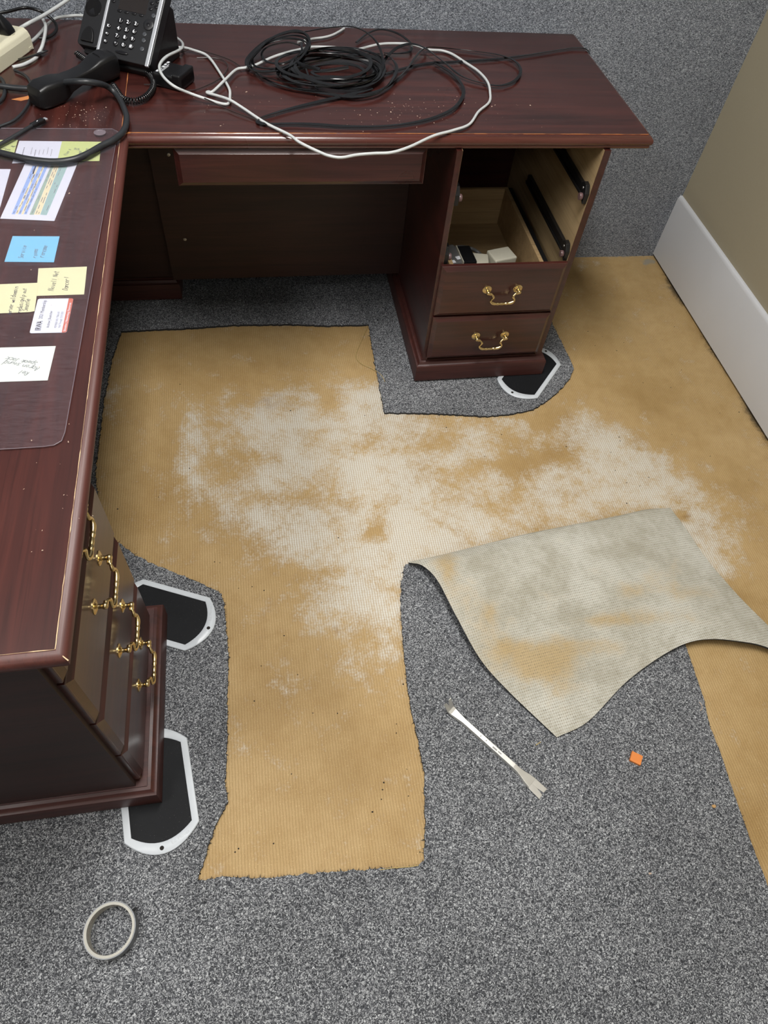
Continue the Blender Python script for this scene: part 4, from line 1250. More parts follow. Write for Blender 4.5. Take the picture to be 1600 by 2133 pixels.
# --- power strip, plugs
e = Vector((-0.2374, 0.4193, 0.762)); f_ = Vector((-0.295, 0.2822, 0.762))
d = (f_ - e); d.z = 0; d.normalize()
strip = empty('power_strip', (e.x, e.y, DT), math.atan2(d.y, d.x))
tag(strip, 'cream power strip at the left edge with black plugs in it', 'power strip')
SW, SH, SLEN = 0.052, 0.044, 0.34
prof = [(0.0, 0.0), (0.0, 0.028), (-0.004, 0.038), (-0.012, SH), (-SW + 0.012, SH), (-SW + 0.004, 0.038), (-SW, 0.028), (-SW, 0.0)]
MB().loft([[(x, y, z_) for y, z_ in prof] for x in (0.004, SLEN)]).build('housing', M['cream_plastic'], strip, bevel=0.002)
MB().loft([[(x, y * 0.99 - 0.0003, z_ * 0.985) for y, z_ in prof] for x in (0.0, 0.0042)]).build('end_cap', M['cream_plastic'], strip, bevel=0.001)
MB().box(0.008, 0.020, -0.0008, 0.0012, 0.004, 0.009).build('mounting_tab', M['cream_plastic'], strip)
for k in range(3):
    x = 0.045 + 0.075 * k
    MB().lathe([(0.016, 0), (0.016, 0.0006), (0.0145, 0.0008), (0.014, 0.0002)], (x, -SW / 2, SH), 'z', 18).build('socket', M['cream_plastic'], strip, smooth=40)
smx = Matrix.LocRotScale(strip.location, strip.rotation_euler, None)
def plug(k, label, lean, hgt=0.05):
    x = 0.045 + 0.075 * k
    b0 = smx @ Vector((x, -SW / 2, SH + 0.0009))
    o = empty('power_plug', b0, strip.rotation_euler.z)
    tag(o, label, 'plug', 'plugs in the power strip')
    rings = []
    for z_, w, l in ((0, .0135, .016), (.004, .0145, .017), (.018, .0135, .015), (.032, .009, .010), (.040, .0055, .006), (hgt, .0045, .0045)):
        rings.append([(p[0] + lean[0] * z_ * 3, p[1] + lean[1] * z_ * 3, z_) for p in rrect(-l, l, -w, w, min(l, w) * .5, 3)])
    MB().loft(rings).build('plug_body', M['black_plastic'], o, smooth=40)
    q = Vector((lean[0] * hgt * 3, lean[1] * hgt * 3, hgt - 0.002))
    MB().sweep(catmull([q, q + Vector((0.004, -0.006, 0.05)), q + Vector((0.01, -0.03, 0.12)), q + Vector((0.02, -0.10, 0.17)), q + Vector((0.05, -0.16, 0.13)), q + Vector((0.08, -0.175, -0.06)), q + Vector((0.10, -0.16, -0.075))], 8), 0.0042, 8).build('cord', M['cable_black'], o, smooth=60)
    return o
plug(0, 'black plug in the power strip socket nearest its end', (0.05, -0.08))
plug(1, 'black plug at the left edge, second on the power strip', (-0.05, 0.0))

# --- black power adapter with a white label
aL, aR = Vector((0.0879, 0.2637, 0.79)), Vector((0.1274, 0.2105, 0.79))
adp = empty('power_adapter', (*(0.0966, 0.2455, 0.775)[:2], DT), -0.48)
tag(adp, 'black power adapter with a white printed label inside the white cable loop', 'adapter')
MB().box(-0.036, 0.036, -0.034, 0.034, 0.0, 0.030).build('case', M['black_plastic'], adp, bevel=0.005, segs=3)
MB().box(0.014, 0.036, -0.0345, 0.0345, 0.004, 0.0345).build('case_end', M['black_plastic'], adp, bevel=0.004, segs=3)
MB().box(0.0125, 0.0140, -0.030, 0.030, 0.028, 0.0306).build('case_seam', M['silver'], adp)
rr = random.Random(11)
for k in range(5):
    y = -0.026 + k * 0.0125
    w = rr.uniform(0.004, 0.008)
    MB().box(-0.030, -0.030 + w, y, y + 0.0085, 0.0300, 0.0303).build('label_print', M['white_ink'], adp)
MB().box(-0.021, -0.0195, -0.028, 0.020, 0.0300, 0.0303).build('label_print', M['white_ink'], adp)
MB().box(-0.0175, -0.0165, -0.028, 0.012, 0.0300, 0.0303).build('label_print', M['white_ink'], adp)

# --- cables
Z0 = 0.7645
cable('white_cable', [[(0.0666, 0.4114, 0.767), (0.0844, 0.4156, 0.77), (0.117, 0.4202, 0.77), (0.1436, 0.4101, 0.768), (0.169, 0.3956, 0.7655), (0.1848, 0.3608, 0.7655), (0.2025, 0.2967, 0.7655), (0.2138, 0.2523, 0.7655), (0.2231, 0.2021, 0.768), (0.2231, 0.1741, 0.7655), (0.2204, 0.1433, 0.7655), (0.2098, 0.1338, 0.7655), (0.1812, 0.1438, 0.768), (0.1346, 0.1516, 0.78), (0.1045, 0.1429, 0.797), (0.0819, 0.1727, 0.802), (0.0704, 0.2134, 0.802), (0.0707, 0.2482, 0.802), (0.0842, 0.2909, 0.8), (0.1083, 0.3613, 0.786), (0.1169, 0.3995, 0.78), (0.1136, 0.4458, 0.772), (0.0997, 0.4816, 0.768), (0.0804, 0.498, 0.768)]], M['cable_white'], 0.0033,
      'white cable looped around the black adapter beside the telephone', 'cable')
cable('network_cable', [[(0.2663, 0.3155, 0.769), (0.2427, 0.304, 0.769), (0.2171, 0.2494, 0.771), (0.1853, 0.1914, 0.768), (0.1741, 0.1944, 0.7655), (0.1718, 0.1883, 0.7655), (0.1925, 0.1723, 0.767), (0.2216, 0.1382, 0.773), (0.2503, 0.1106, 0.768), (0.2845, 0.0647, 0.7655), (0.3062, 0.0363, 0.7655), (0.3467, -0.0064, 0.7655), (0.3672, -0.0368, 0.764), (0.407, -0.0701, 0.76), (0.428, -0.0844, 0.759), (0.4534, -0.0886, 0.758), (0.4885, -0.0795, 0.759), (0.5276, -0.0755, 0.76), (0.5668, -0.0734, 0.761), (0.6101, -0.0553, 0.764), (0.6748, -0.0088, 0.7655), (0.7253, 0.0159, 0.7655), (0.773, 0.0458, 0.7655), (0.8115, 0.1087, 0.7655), (0.8506, 0.1573, 0.7655), (0.8663, 0.2085, 0.7655), (0.872, 0.2584, 0.769), (0.8634, 0.3204, 0.768), (0.8414, 0.3794, 0.7655), (0.8174, 0.4279, 0.7655), (0.7928, 0.4487, 0.7655), (0.7543, 0.4479, 0.768), (0.7138, 0.4667, 0.772), (0.6632, 0.4698, 0.772), (0.6214, 0.4615, 0.772), (0.5671, 0.4331, 0.771), (0.5484, 0.4263, 0.771), (0.5279, 0.4336, 0.77), (0.4961, 0.4471, 0.768), (0.4412, 0.4459, 0.768), (0.4033, 0.4265, 0.768), (0.3722, 0.4078, 0.768), (0.3337, 0.3779, 0.768), (0.2893, 0.3323, 0.768), (0.2663, 0.3155, 0.769)]],
      M['cable_white'], 0.0033, 'long white network cable hanging over the front edge of the desk return', 'cable')
cable('white_cable', [[(0.4075, 0.4734, 0.768), (0.4489, 0.5034, 0.7655), (0.4816, 0.5157, 0.7655), (0.5054, 0.5313, 0.7655), (0.5265, 0.5544, 0.7655), (0.544, 0.5776, 0.7655)]], M['cable_white'], 0.0030, 'short white cable end running from the black coil to the wall', 'cable')
cable('white_cable', [[(-0.2666, 0.4330, 0.7950), (-0.2376, 0.4400, 0.8072), (-0.2174, 0.4900, 0.8032), (-0.1933, 0.5300, 0.8053), (-0.1610, 0.5700, 0.8132), (-0.1350, 0.6150, 0.8177)]], M['cable_white'], 0.0042, 'white cable rising from the power strip to the upper edge', 'cable')
cable('white_cable', [[(-0.2502, 0.4354, 0.766), (-0.2385, 0.4667, 0.766), (-0.2294, 0.5042, 0.766), (-0.2151, 0.5351, 0.772), (-0.2014, 0.569, 0.772), (-0.1853, 0.5823, 0.772), (-0.1523, 0.5998, 0.77), (-0.1165, 0.5963, 0.77)]], M['cable_white'], 0.0036, 'white cable passing behind the telephone from the power strip', 'cable')
cable('white_cable', [[(-0.2319, 0.5585, 0.778), (-0.2196, 0.5213, 0.782), (-0.2115, 0.4842, 0.784), (-0.2102, 0.4416, 0.78), (-0.2131, 0.4026, 0.774), (-0.2205, 0.3882, 0.766), (-0.2251, 0.3537, 0.766), (-0.2464, 0.3193, 0.766), (-0.2695, 0.3032, 0.766)]], M['cable_white'], 0.0040, 'white cable bent in an arc at the end of the power strip', 'cable')
cable('black_cable', [[(-0.3258, 0.5114, 0.8), (-0.3003, 0.5252, 0.8), (-0.2649, 0.5519, 0.8), (-0.2357, 0.5422, 0.8), (-0.2162, 0.543, 0.79), (-0.1998, 0.537, 0.778), (-0.1934, 0.5187, 0.77), (-0.1983, 0.492, 0.767), (-0.2115, 0.4684, 0.767), (-0.2287, 0.4617, 0.767)]], M['cable_black'], 0.0036, 'black cord arching before the wall behind the power strip', 'cable')
cable('flat_black_cable', [[(-0.2624, 0.3442, 0.766), (-0.2391, 0.3532, 0.769), (-0.2184, 0.3648, 0.771), (-0.2056, 0.3944, 0.767)]], M['cable_flat'], 0.003, 'flat black cord end beside the power strip', 'cable', flat=(0.012, 0.003))
cable('thick_black_cable', [[(-0.4582, 0.2563, 0.772), (-0.3636, 0.2266, 0.772), (-0.3103, 0.205, 0.772), (-0.2788, 0.1943, 0.772), (-0.2483, 0.1883, 0.771), (-0.215, 0.1824, 0.772), (-0.1922, 0.1854, 0.772), (-0.1705, 0.1836, 0.776), (-0.1372, 0.1585, 0.795), (-0.0948, 0.1264, 0.812), (-0.0622, 0.1349, 0.806), (-0.0436, 0.1641, 0.786), (-0.0255, 0.1529, 0.772), (-0.0098, 0.1012, 0.77), (-0.0013, 0.0512, 0.77), (-0.0052, -0.0034, 0.771), (-0.0223, -0.0419, 0.772), (-0.0463, -0.0695, 0.772), (-0.072, -0.102, 0.772), (-0.0979, -0.1224, 0.772), (-0.1336, -0.1296, 0.772), (-0.1797, -0.1201, 0.772), (-0.2131, -0.1052, 0.772), (-0.2371, -0.094, 0.772), (-0.2668, -0.0753, 0.772), (-0.3284, -0.0295, 0.772), (-0.4055, -0.0026, 0.772)]], M['cable_slate'], 0.0064,
      'thick dark cable curving over the handset and across the paper notes', 'cable', sides=10)
cable('thin_black_cable', [[(-0.3957, -0.1049, 0.7665), (-0.3268, -0.052, 0.766), (-0.2725, 0.0069, 0.766), (-0.2564, 0.0253, 0.766), (-0.2317, 0.0524, 0.766), (-0.2166, 0.0995, 0.766), (-0.212, 0.1505, 0.766), (-0.2166, 0.208, 0.764), (-0.2298, 0.2505, 0.765), (-0.2452, 0.2743, 0.765), (-0.264, 0.2909, 0.765)]], M['cable_slate'], 0.0030, 'thin dark cord bowing round the left end of the handset', 'cable')
cable('grey_cable', [[(-0.4393, 0.2478, 0.766), (-0.3632, 0.2698, 0.766), (-0.3104, 0.2573, 0.766), (-0.2887, 0.2484, 0.766), (-0.2779, 0.2249, 0.764), (-0.2693, 0.1832, 0.766), (-0.2688, 0.1514, 0.766), (-0.2754, 0.129, 0.766), (-0.2883, 0.1112, 0.766), (-0.3504, 0.0822, 0.766), (-0.4146, 0.0748, 0.766)]], M['cable_slate'], 0.0040, 'dark cord loop at the left edge below the power strip', 'cable')
usb = cable('data_cable', [[(-0.3712, -0.1807, 0.7675), (-0.3188, -0.1431, 0.7675), (-0.2747, -0.0926, 0.7675), (-0.2443, -0.054, 0.768), (-0.2168, -0.0169, 0.769), (-0.1972, 0.0135, 0.769), (-0.1892, 0.0258, 0.769)]], M['cable_slate'], 0.0040, 'dark cable ending in a plug with a metal tip above the mat', 'cable')
u0, u1 = Vector((-0.1925, 0.0217, 0.769)), Vector((-0.1717, 0.0489, 0.769))
ud = (u1 - u0).normalized(); un = ud.cross(Vector((0, 0, 1)))
def obox(mb, a, b_, w, h):
    r = []
    for p in (a, b_):
        r.append([p + un * x + Vector((0, 0, z_)) for x, z_ in ((-w, -h), (w, -h), (w, h), (-w, h))])
    mb.loft(r); return mb
obox(MB(), u0, u1, 0.0062, 0.0035).build('plug', M['black_plastic'], usb, bevel=0.0015)
obox(MB(), u1, u1 + ud * 0.0075, 0.0043, 0.0013).build('metal_tip', M['silver'], usb, bevel=0.0006)
ic = (u0 + u1) / 2 + Vector((0, 0, 0.0036))
MB().add([ic + ud * x + un * y for x, y in ((-.004, .001), (.0005, .0016), (0, .0004), (.004, -.001), (-.0005, -.0016), (0, -.0004))] , [(0, 1, 2, 5), (2, 3, 4, 5)]).build('bolt_mark', M['white_ink'], usb)
cable('thin_black_cable', [[(0.0821, 0.3737, 0.766), (0.1202, 0.4061, 0.768), (0.1401, 0.4183, 0.768), (0.1843, 0.4058, 0.764), (0.2306, 0.3695, 0.764), (0.256, 0.3252, 0.766)]], M['cable_brown'], 0.0013, 'thin dark cord running from the adapter to the black coil', 'cable', sides=5)
cable('thin_black_cable', [[(0.0275, 0.2299, 0.764), (0.0603, 0.2262, 0.765), (0.0985, 0.2102, 0.764), (0.1367, 0.2041, 0.764), (0.17, 0.2295, 0.764), (0.1987, 0.263, 0.764), (0.2168, 0.3022, 0.764), (0.2226, 0.3421, 0.764), (0.2094, 0.3712, 0.764), (0.1838, 0.3809, 0.764), (0.1488, 0.3793, 0.764)]], M['cable_brown'], 0.0013, 'thin dark cord curling in front of the adapter', 'cable', sides=5)
cable('thin_black_cable', [[(0.1302, 0.1632, 0.7795), (0.1593, 0.1507, 0.773), (0.1825, 0.128, 0.773), (0.2072, 0.1187, 0.765), (0.2426, 0.0886, 0.7645), (0.279, 0.0645, 0.7645), (0.3052, 0.0538, 0.7645)]], M['cable_brown'], 0.0013, 'thin dark cord crossing under the network cable near the edge', 'cable', sides=5)

# the black tangle: a wound coil and loose loops of flat cable
rnd = random.Random(21)
def ell(cu, cv, ru, rv, rot, z, n_=14, ph=0.0, turns=1.0):
    return (cu, cv, ru, rv, rot, z, n_, ph, turns)
COIL = [[(0.2715, 0.3312, 0.766), (0.305, 0.4144, 0.775), (0.3514, 0.4629, 0.786), (0.4025, 0.4824, 0.792), (0.4288, 0.4572, 0.792), (0.4345, 0.4153, 0.786), (0.417, 0.3619, 0.778), (0.3821, 0.3209, 0.772), (0.3332, 0.3022, 0.768), (0.2868, 0.3081, 0.767), (0.2675, 0.3421, 0.768), (0.2818, 0.3873, 0.772), (0.3268, 0.4483, 0.78), (0.383, 0.4717, 0.79), (0.4207, 0.449, 0.797), (0.431, 0.4169, 0.794), (0.4238, 0.3806, 0.786), (0.3957, 0.3389, 0.778), (0.3451, 0.301, 0.773), (0.2979, 0.2935, 0.771), (0.2733, 0.311, 0.772)],
        [(0.2734, 0.316, 0.77), (0.2877, 0.3556, 0.778), (0.3302, 0.4209, 0.786), (0.3831, 0.4403, 0.795), (0.4202, 0.4174, 0.8), (0.4262, 0.3929, 0.79), (0.3987, 0.3449, 0.78), (0.3549, 0.3045, 0.776), (0.3126, 0.3049, 0.773), (0.2858, 0.3275, 0.772), (0.2909, 0.3697, 0.779), (0.3272, 0.4097, 0.788), (0.3764, 0.4171, 0.797), (0.4134, 0.397, 0.801), (0.4215, 0.3817, 0.792), (0.3942, 0.348, 0.783), (0.3586, 0.321, 0.778), (0.3195, 0.3376, 0.775), (0.3086, 0.368, 0.78), (0.3285, 0.3928, 0.788), (0.3721, 0.394, 0.797), (0.404, 0.3735, 0.799)],
        [(0.2802, 0.3039, 0.775), (0.2769, 0.3231, 0.78), (0.2948, 0.3657, 0.787), (0.3378, 0.4175, 0.796), (0.3904, 0.4368, 0.805), (0.4229, 0.419, 0.808), (0.4306, 0.387, 0.803), (0.4189, 0.354, 0.794), (0.3886, 0.3102, 0.785), (0.3486, 0.2811, 0.779), (0.3064, 0.2764, 0.776), (0.2817, 0.2882, 0.775), (0.2714, 0.3044, 0.781), (0.2854, 0.3433, 0.787), (0.3193, 0.3933, 0.794)]]
cable('coiled_black_cable', COIL, M['cable_flat'], 0.0026, 'tight coil of glossy black cable at the left end of the tangle', 'cable', n=7, sides=6, flat=(0.0062, 0.0034), tw=1.2, seed=2)
LOOPS = [[(0.2779, 0.3158, 0.768), (0.3138, 0.2549, 0.768), (0.3616, 0.2161, 0.768), (0.4171, 0.1956, 0.769), (0.4728, 0.1774, 0.769), (0.5176, 0.1665, 0.77), (0.5668, 0.1825, 0.77), (0.6034, 0.2192, 0.772), (0.6321, 0.275, 0.773), (0.6455, 0.3247, 0.775), (0.6374, 0.3669, 0.778), (0.6101, 0.3857, 0.779), (0.5726, 0.3864, 0.778), (0.5284, 0.3724, 0.776), (0.4824, 0.3585, 0.774), (0.4322, 0.3448, 0.772), (0.3824, 0.3259, 0.77), (0.3446, 0.2974, 0.768), (0.3533, 0.2566, 0.77), (0.4096, 0.2357, 0.771), (0.4779, 0.2203, 0.772), (0.5374, 0.2249, 0.773), (0.5853, 0.258, 0.775), (0.6064, 0.2988, 0.776), (0.6025, 0.3373, 0.778), (0.5701, 0.3698, 0.78), (0.5239, 0.3958, 0.78), (0.4759, 0.4099, 0.778), (0.4259, 0.4037, 0.775)],
         [(0.3053, 0.2627, 0.771), (0.3631, 0.2342, 0.771), (0.4311, 0.2189, 0.772), (0.4945, 0.2034, 0.773), (0.553, 0.218, 0.774), (0.5954, 0.2612, 0.776), (0.6101, 0.3078, 0.779), (0.5996, 0.3518, 0.781), (0.5575, 0.3697, 0.782), (0.4947, 0.3605, 0.78), (0.4388, 0.338, 0.777), (0.3927, 0.3057, 0.774), (0.3733, 0.2731, 0.772), (0.4116, 0.2566, 0.773), (0.4707, 0.2591, 0.775), (0.5279, 0.2432, 0.776), (0.5699, 0.237, 0.777), (0.595, 0.275, 0.779), (0.5914, 0.3158, 0.782), (0.5456, 0.3391, 0.785), (0.4954, 0.367, 0.784), (0.4499, 0.3976, 0.78)],
         [(0.3558, 0.2881, 0.772), (0.3915, 0.2926, 0.775), (0.4408, 0.3114, 0.779), (0.4894, 0.3168, 0.782), (0.5362, 0.3055, 0.783), (0.5556, 0.2714, 0.782), (0.5339, 0.2362, 0.779), (0.4882, 0.2292, 0.777), (0.4485, 0.2507, 0.776), (0.4256, 0.2786, 0.777), (0.4735, 0.2836, 0.78), (0.5174, 0.2915, 0.784)]]
rl = random.Random(33)
c0 = Vector((0.4759, 0.303, 0.77)); ca = Vector((0.61, 0.3029, 0.77)) - c0; cb = Vector((0.4877, 0.4027, 0.77)) - c0
for k in range(3):
    pts = []
    dx, dy = rl.uniform(-0.10, 0.12), rl.uniform(-0.25, 0.2)
    for j in range(25):
        a = 2 * PI * j / 10 + k * 0.9
        rr_ = 1.0 + 0.10 * math.sin(a * 1.7 + k) - 0.012 * j
        p = c0 + ca * (rr_ * math.cos(a) + dx) + cb * (rr_ * math.sin(a) * 0.95 + dy)
        p.z = 0.7665 + 0.004 * k + 0.007 * (0.5 + 0.5 * math.sin(a * 1.3 + 2 * k)) + 0.0004 * j
        pts.append(p)
    LOOPS.append(pts)
cable('black_cable_loops', LOOPS, M['cable_flat'], 0.003, 'heap of flat black cable loops in the middle of the tangle', 'cable', n=7, sides=6, flat=(0.0098, 0.0026), tw=1.3, seed=5)
cable('black_cable_loop', [[(0.4273, 0.4943, 0.785), (0.4678, 0.4736, 0.8), (0.5043, 0.4462, 0.815), (0.5394, 0.432, 0.822), (0.5725, 0.4187, 0.818), (0.5995, 0.3946, 0.806), (0.6091, 0.3556, 0.795), (0.6086, 0.3175, 0.786), (0.5996, 0.2883, 0.778), (0.5818, 0.2809, 0.772)]], M['cable_flat'], 0.003, 'black cable arching high over the back of the tangle', 'cable', sides=6, flat=(0.0080, 0.0030), tw=0.9, seed=8)
cable('black_cable_loop', [[(0.5648, 0.4877, 0.766), (0.6013, 0.5343, 0.77), (0.6399, 0.554, 0.774), (0.6808, 0.5346, 0.774), (0.7066, 0.4921, 0.772), (0.7117, 0.4613, 0.77), (0.6983, 0.4302, 0.768), (0.6684, 0.4225, 0.767), (0.6299, 0.4234, 0.767)]], M['cable_flat'], 0.003, 'small black cable bow against the wall behind the network cable', 'cable', sides=6, flat=(0.0075, 0.0024), tw=0.8, seed=12)
cable('flat_black_cable', [[(0.4159, 0.4552, 0.775), (0.41, 0.3509, 0.78), (0.4135, 0.2757, 0.778), (0.4201, 0.2242, 0.776), (0.4308, 0.1942, 0.774)]], M['cable_flat'], 0.003, 'black strand tied across the tangle from the coil downwards', 'cable', sides=6, flat=(0.0060, 0.0022), tw=0.6, seed=14)
cable('flat_black_cable', [[(0.6121, 0.3473, 0.772), (0.6397, 0.3949, 0.776), (0.671, 0.4297, 0.78), (0.7071, 0.4443, 0.782), (0.7387, 0.4302, 0.779), (0.7594, 0.3951, 0.776), (0.7785, 0.3606, 0.773), (0.8092, 0.2939, 0.769), (0.8505, 0.2624, 0.767), (0.8998, 0.2453, 0.767), (0.9489, 0.2738, 0.767), (0.9811, 0.3279, 0.768), (0.9826, 0.3853, 0.768), (0.9474, 0.4249, 0.768), (0.8789, 0.448, 0.767), (0.8074, 0.4597, 0.768), (0.7587, 0.4526, 0.772), (0.733, 0.4259, 0.776), (0.7075, 0.3861, 0.774), (0.6812, 0.3386, 0.77), (0.6531, 0.2932, 0.768), (0.6115, 0.2363, 0.767), (0.5696, 0.1995, 0.767), (0.5194, 0.1782, 0.767), (0.4618, 0.1817, 0.767)]], M['cable_flat'], 0.003,
      'flat black cable throwing a wide loop on the right of the tangle', 'cable', sides=6, flat=(0.0088, 0.0022), tw=1.1, seed=17)
cable('flat_black_cable', [[(0.5491, 0.2533, 0.7655), (0.5963, 0.2918, 0.7655), (0.6437, 0.3234, 0.7655), (0.6971, 0.3533, 0.7655), (0.7497, 0.3725, 0.7655), (0.8281, 0.3846, 0.7655), (0.9433, 0.4074, 0.7655), (1.0333, 0.4356, 0.7655), (1.1119, 0.464, 0.7655), (1.1761, 0.4861, 0.7655), (1.2114, 0.488, 0.7655), (1.2261, 0.4853, 0.762), (1.2512, 0.5183, 0.74)]], M['cable_flat'], 0.003, 'flat black cable trailing to the right rear corner of the return', 'cable', sides=6, flat=(0.0090, 0.0022), tw=0.5, seed=19)
cable('flat_black_cable', [[(0.7546, 0.3664, 0.768), (0.7852, 0.3122, 0.769), (0.7978, 0.2562, 0.77), (0.7963, 0.2062, 0.769), (0.7742, 0.1525, 0.768), (0.7408, 0.1102, 0.767), (0.6883, 0.0738, 0.766), (0.6255, 0.0477, 0.766), (0.5552, 0.0334, 0.766), (0.4773, 0.0327, 0.766), (0.4124, 0.0408, 0.766), (0.3584, 0.0446, 0.766), (0.3152, 0.042, 0.766), (0.2886, 0.0438, 0.766), (0.2798, 0.0569, 0.766), (0.2937, 0.0749, 0.766), (0.33, 0.0981, 0.766), (0.3764, 0.1244, 0.766), (0.4474, 0.157, 0.767), (0.5211, 0.1908, 0.768), (0.5675, 0.2173, 0.768)]], M['cable_flat'], 0.003,
      'flat black cable with a wide loop nearest the front edge', 'cable', sides=6, flat=(0.0098, 0.0022), tw=0.9, seed=23)

# dust and wood crumbs on the tops
def crumbs(name, regions, label, m, z, seed, size):
    rnd = random.Random(seed)
    mb = MB()
    for (c, sx, sy, n_) in regions:
        for _ in range(n_):
            x, y = c[0] + rnd.gauss(0, sx), c[1] + rnd.gauss(0, sy)
            s = size * rnd.uniform(0.4, 1.0) * (2.0 if rnd.random() < 0.08 else 1)
            a = rnd.uniform(0, PI); el = rnd.choice((1, 1, 1.6, 3))
            dx, dy = Vector((math.cos(a), math.sin(a), 0)) * s * el, Vector((-math.sin(a), math.cos(a), 0)) * s
            p = Vector((x, y, z))
            mb.add([p - dx - dy, p + dx - dy * .7, p + dx * .8 + dy, p - dx * .7 + dy, p + Vector((0, 0, s * 1.1))], [(0, 1, 4), (1, 2, 4), (2, 3, 4), (3, 0, 4), (3, 2, 1, 0)])
    o = mb.build(name, m)
    tag(o, label, 'debris', kind='stuff')
crumbs('dust_crumbs', [((0.652, 0.1239, 0.76), 0.07, 0.035, 60), ((-0.1104, 0.0884, 0.76), 0.06, 0.03, 70), ((0.4647, 0.1089, 0.76), 0.2, 0.05, 45), ((0.8208, 0.127, 0.76), 0.1, 0.05, 30), ((0.1803, 0.2097, 0.76), 0.06, 0.05, 18)], 'pale wood crumbs and dust scattered on the desk tops', M['crumb_pale'], H + 0.0002, 4, 0.0007)
crumbs('dust_crumbs', [((-0.115, -0.666, 0.764), 0.03, 0.22, 40), ((-0.046, -0.9824, 0.764), 0.03, 0.09, 14)], 'pale specks lying on the clear mat', M['crumb_pale'], DT + 0.0031, 9, 0.0005)

# ---------------------------------------------------------------- in the open drawer
def dworld(p): return p
da = empty('power_adapter', (*(0.9619, 0.1, 0.3633)[:2], 0.2825), 0.25)
tag(da, 'beige box-shaped adapter lying in the open drawer', 'adapter')
MB().box(-0.040, 0.032, -0.028, 0.028, 0.040, 0.098).build('case', M['beige_plastic'], da, bevel=0.004)
MB().box(-0.030, 0.024, -0.022, 0.022, 0.0, 0.041).build('lower_case', M['beige_plastic'], da, bevel=0.003)
db = empty('power_adapter', (*(0.885, 0.085, 0.3711)[:2], 0.2825), -0.2)
tag(db, 'beige ribbed adapter between the black one and the box-shaped one in the drawer', 'adapter')
MB().box(-0.020, 0.030, -0.030, 0.030, 0.0, 0.092).build('case', M['beige_plastic'], db, bevel=0.005)
MB().box(-0.028, -0.0205, -0.020, 0.020, 0.01, 0.086).build('rib', M['beige_plastic'], db, bevel=0.002)
dc = empty('power_adapter', (*(0.85, 0.1, 0.3697)[:2], 0.2825), 0.05)
tag(dc, 'black adapter with a pale edge standing in the open drawer', 'adapter')
MB().box(-0.018, 0.022, -0.040, 0.040, 0.0, 0.100).build('case', M['black_gloss'], dc, bevel=0.004)
MB().box(-0.0205, -0.0182, -0.040, 0.040, 0.0, 0.101).build('edge_plate', M['beige_plastic'], dc)
dd = empty('power_adapter', (*(0.815, 0.11, 0.3607)[:2], 0.2825), 0.3)
tag(dd, 'grey device with small white labels at the left of the open drawer', 'adapter')
MB().box(-0.030, 0.024, -0.045, 0.045, 0.0, 0.094).build('case', M['cable_grey'], dd, bevel=0.006)
MB().box(-0.004, 0.010, -0.030, -0.016, 0.0938, 0.0946).build('label', M['white_ink'], dd)
MB().box(-0.024, -0.014, -0.040, -0.028, 0.0938, 0.0946).build('label', M['white_ink'], dd)
dq = [(0.7815, 0.06, 0.3852), (0.797, 0.12, 0.3702), (0.8327, 0.17, 0.353), (0.8641, 0.19, 0.3437), (0.8954, 0.19, 0.3364), (0.9149, 0.17, 0.3347)]
cable('grey_cable', [[dq[0], dq[1], dq[2], dq[3], dq[4], dq[5], (dq[5][0] + 0.03, dq[5][1], dq[5][2] - 0.03)]], M['cable_grey'], 0.0055, 'grey cable bowing over the adapters in the open drawer', 'cable')

# ---------------------------------------------------------------- floor things
def slider(label, c, ang, half=0.088, hw=0.0735):
    o = empty('furniture_slider', (c[0], c[1], 0), ang)
    tag(o, label, 'slider', 'furniture sliders under the desk feet')
    def outline(h, w, bul, n_=14):
        """straight sides along x, shallow round ends"""
        pts = []
        for s in (1, -1):
            for k in range(n_ + 1):
                t = -1 + 2 * k / n_
                pts.append((s * (h + bul * (1 - t * t)), s * w * t))
        return pts
    out = outline(half, hw, 0.040)
    inn = outline(half - 0.006, hw - 0.014, 0.024)
    n_ = len(out)
    def at(poly, z_): return [(p[0], p[1], z_) for p in poly]
    sm = lambda poly, f: [(p[0] * f, p[1] * f) for p in poly]
    MB().loft([at(sm(out, .985), 0.0003), at(out, 0.0018), at(out, 0.0040), at(sm(out, .985), 0.0056), at(sm(inn, 1.015), 0.0060), at(inn, 0.0052), at(inn, 0.0040)], cap=False).build('rim', M['slider_white'], o, smooth=40)
    MB().prism(inn, 0.0006, 0.0046).build('pad', M['pad'], o)
    hx = half + 0.029
    for s in (1, -1):
        MB().lathe([(0.0085, 0), (0.0082, 0.0004), (0.0072, 0.0004), (0.0070, 0)], (s * hx, -0.004 * s, 0.0056), 'z', 18).build('hole_ring', M['slider_white'], o, smooth=40)
        MB().lathe([(0.0042, 0), (0.0042, 0.0006), (0, 0.0006)], (s * hx, -0.004 * s, 0.0056), 'z', 14).build('hole', M['gap'], o)
        t = printed(o, 'EZ Moves', 0.0095, 0, 0, 0, M['slider_emboss'], 0.0, 'embossed_letters')
        t.data.transform(Matrix.Translation((s * (hx - 0.001), s * 0.016, 0.0058)) @ Matrix.Rotation((PI / 2 + 0.35 if s > 0 else -PI / 2 + 0.35), 4, 'Z'))
    return o
slider('white furniture slider under the near corner of the left desk', (-0.046, -1.163), math.atan2(-0.168, 0.024))
slider('white furniture slider beneath the far end of the left desk pedestal', (-0.041, -0.758), math.atan2(-0.072, 0.162))
slider('white furniture slider under the right corner of the return pedestal', (1.112, -0.003), 0.852, half=0.096)

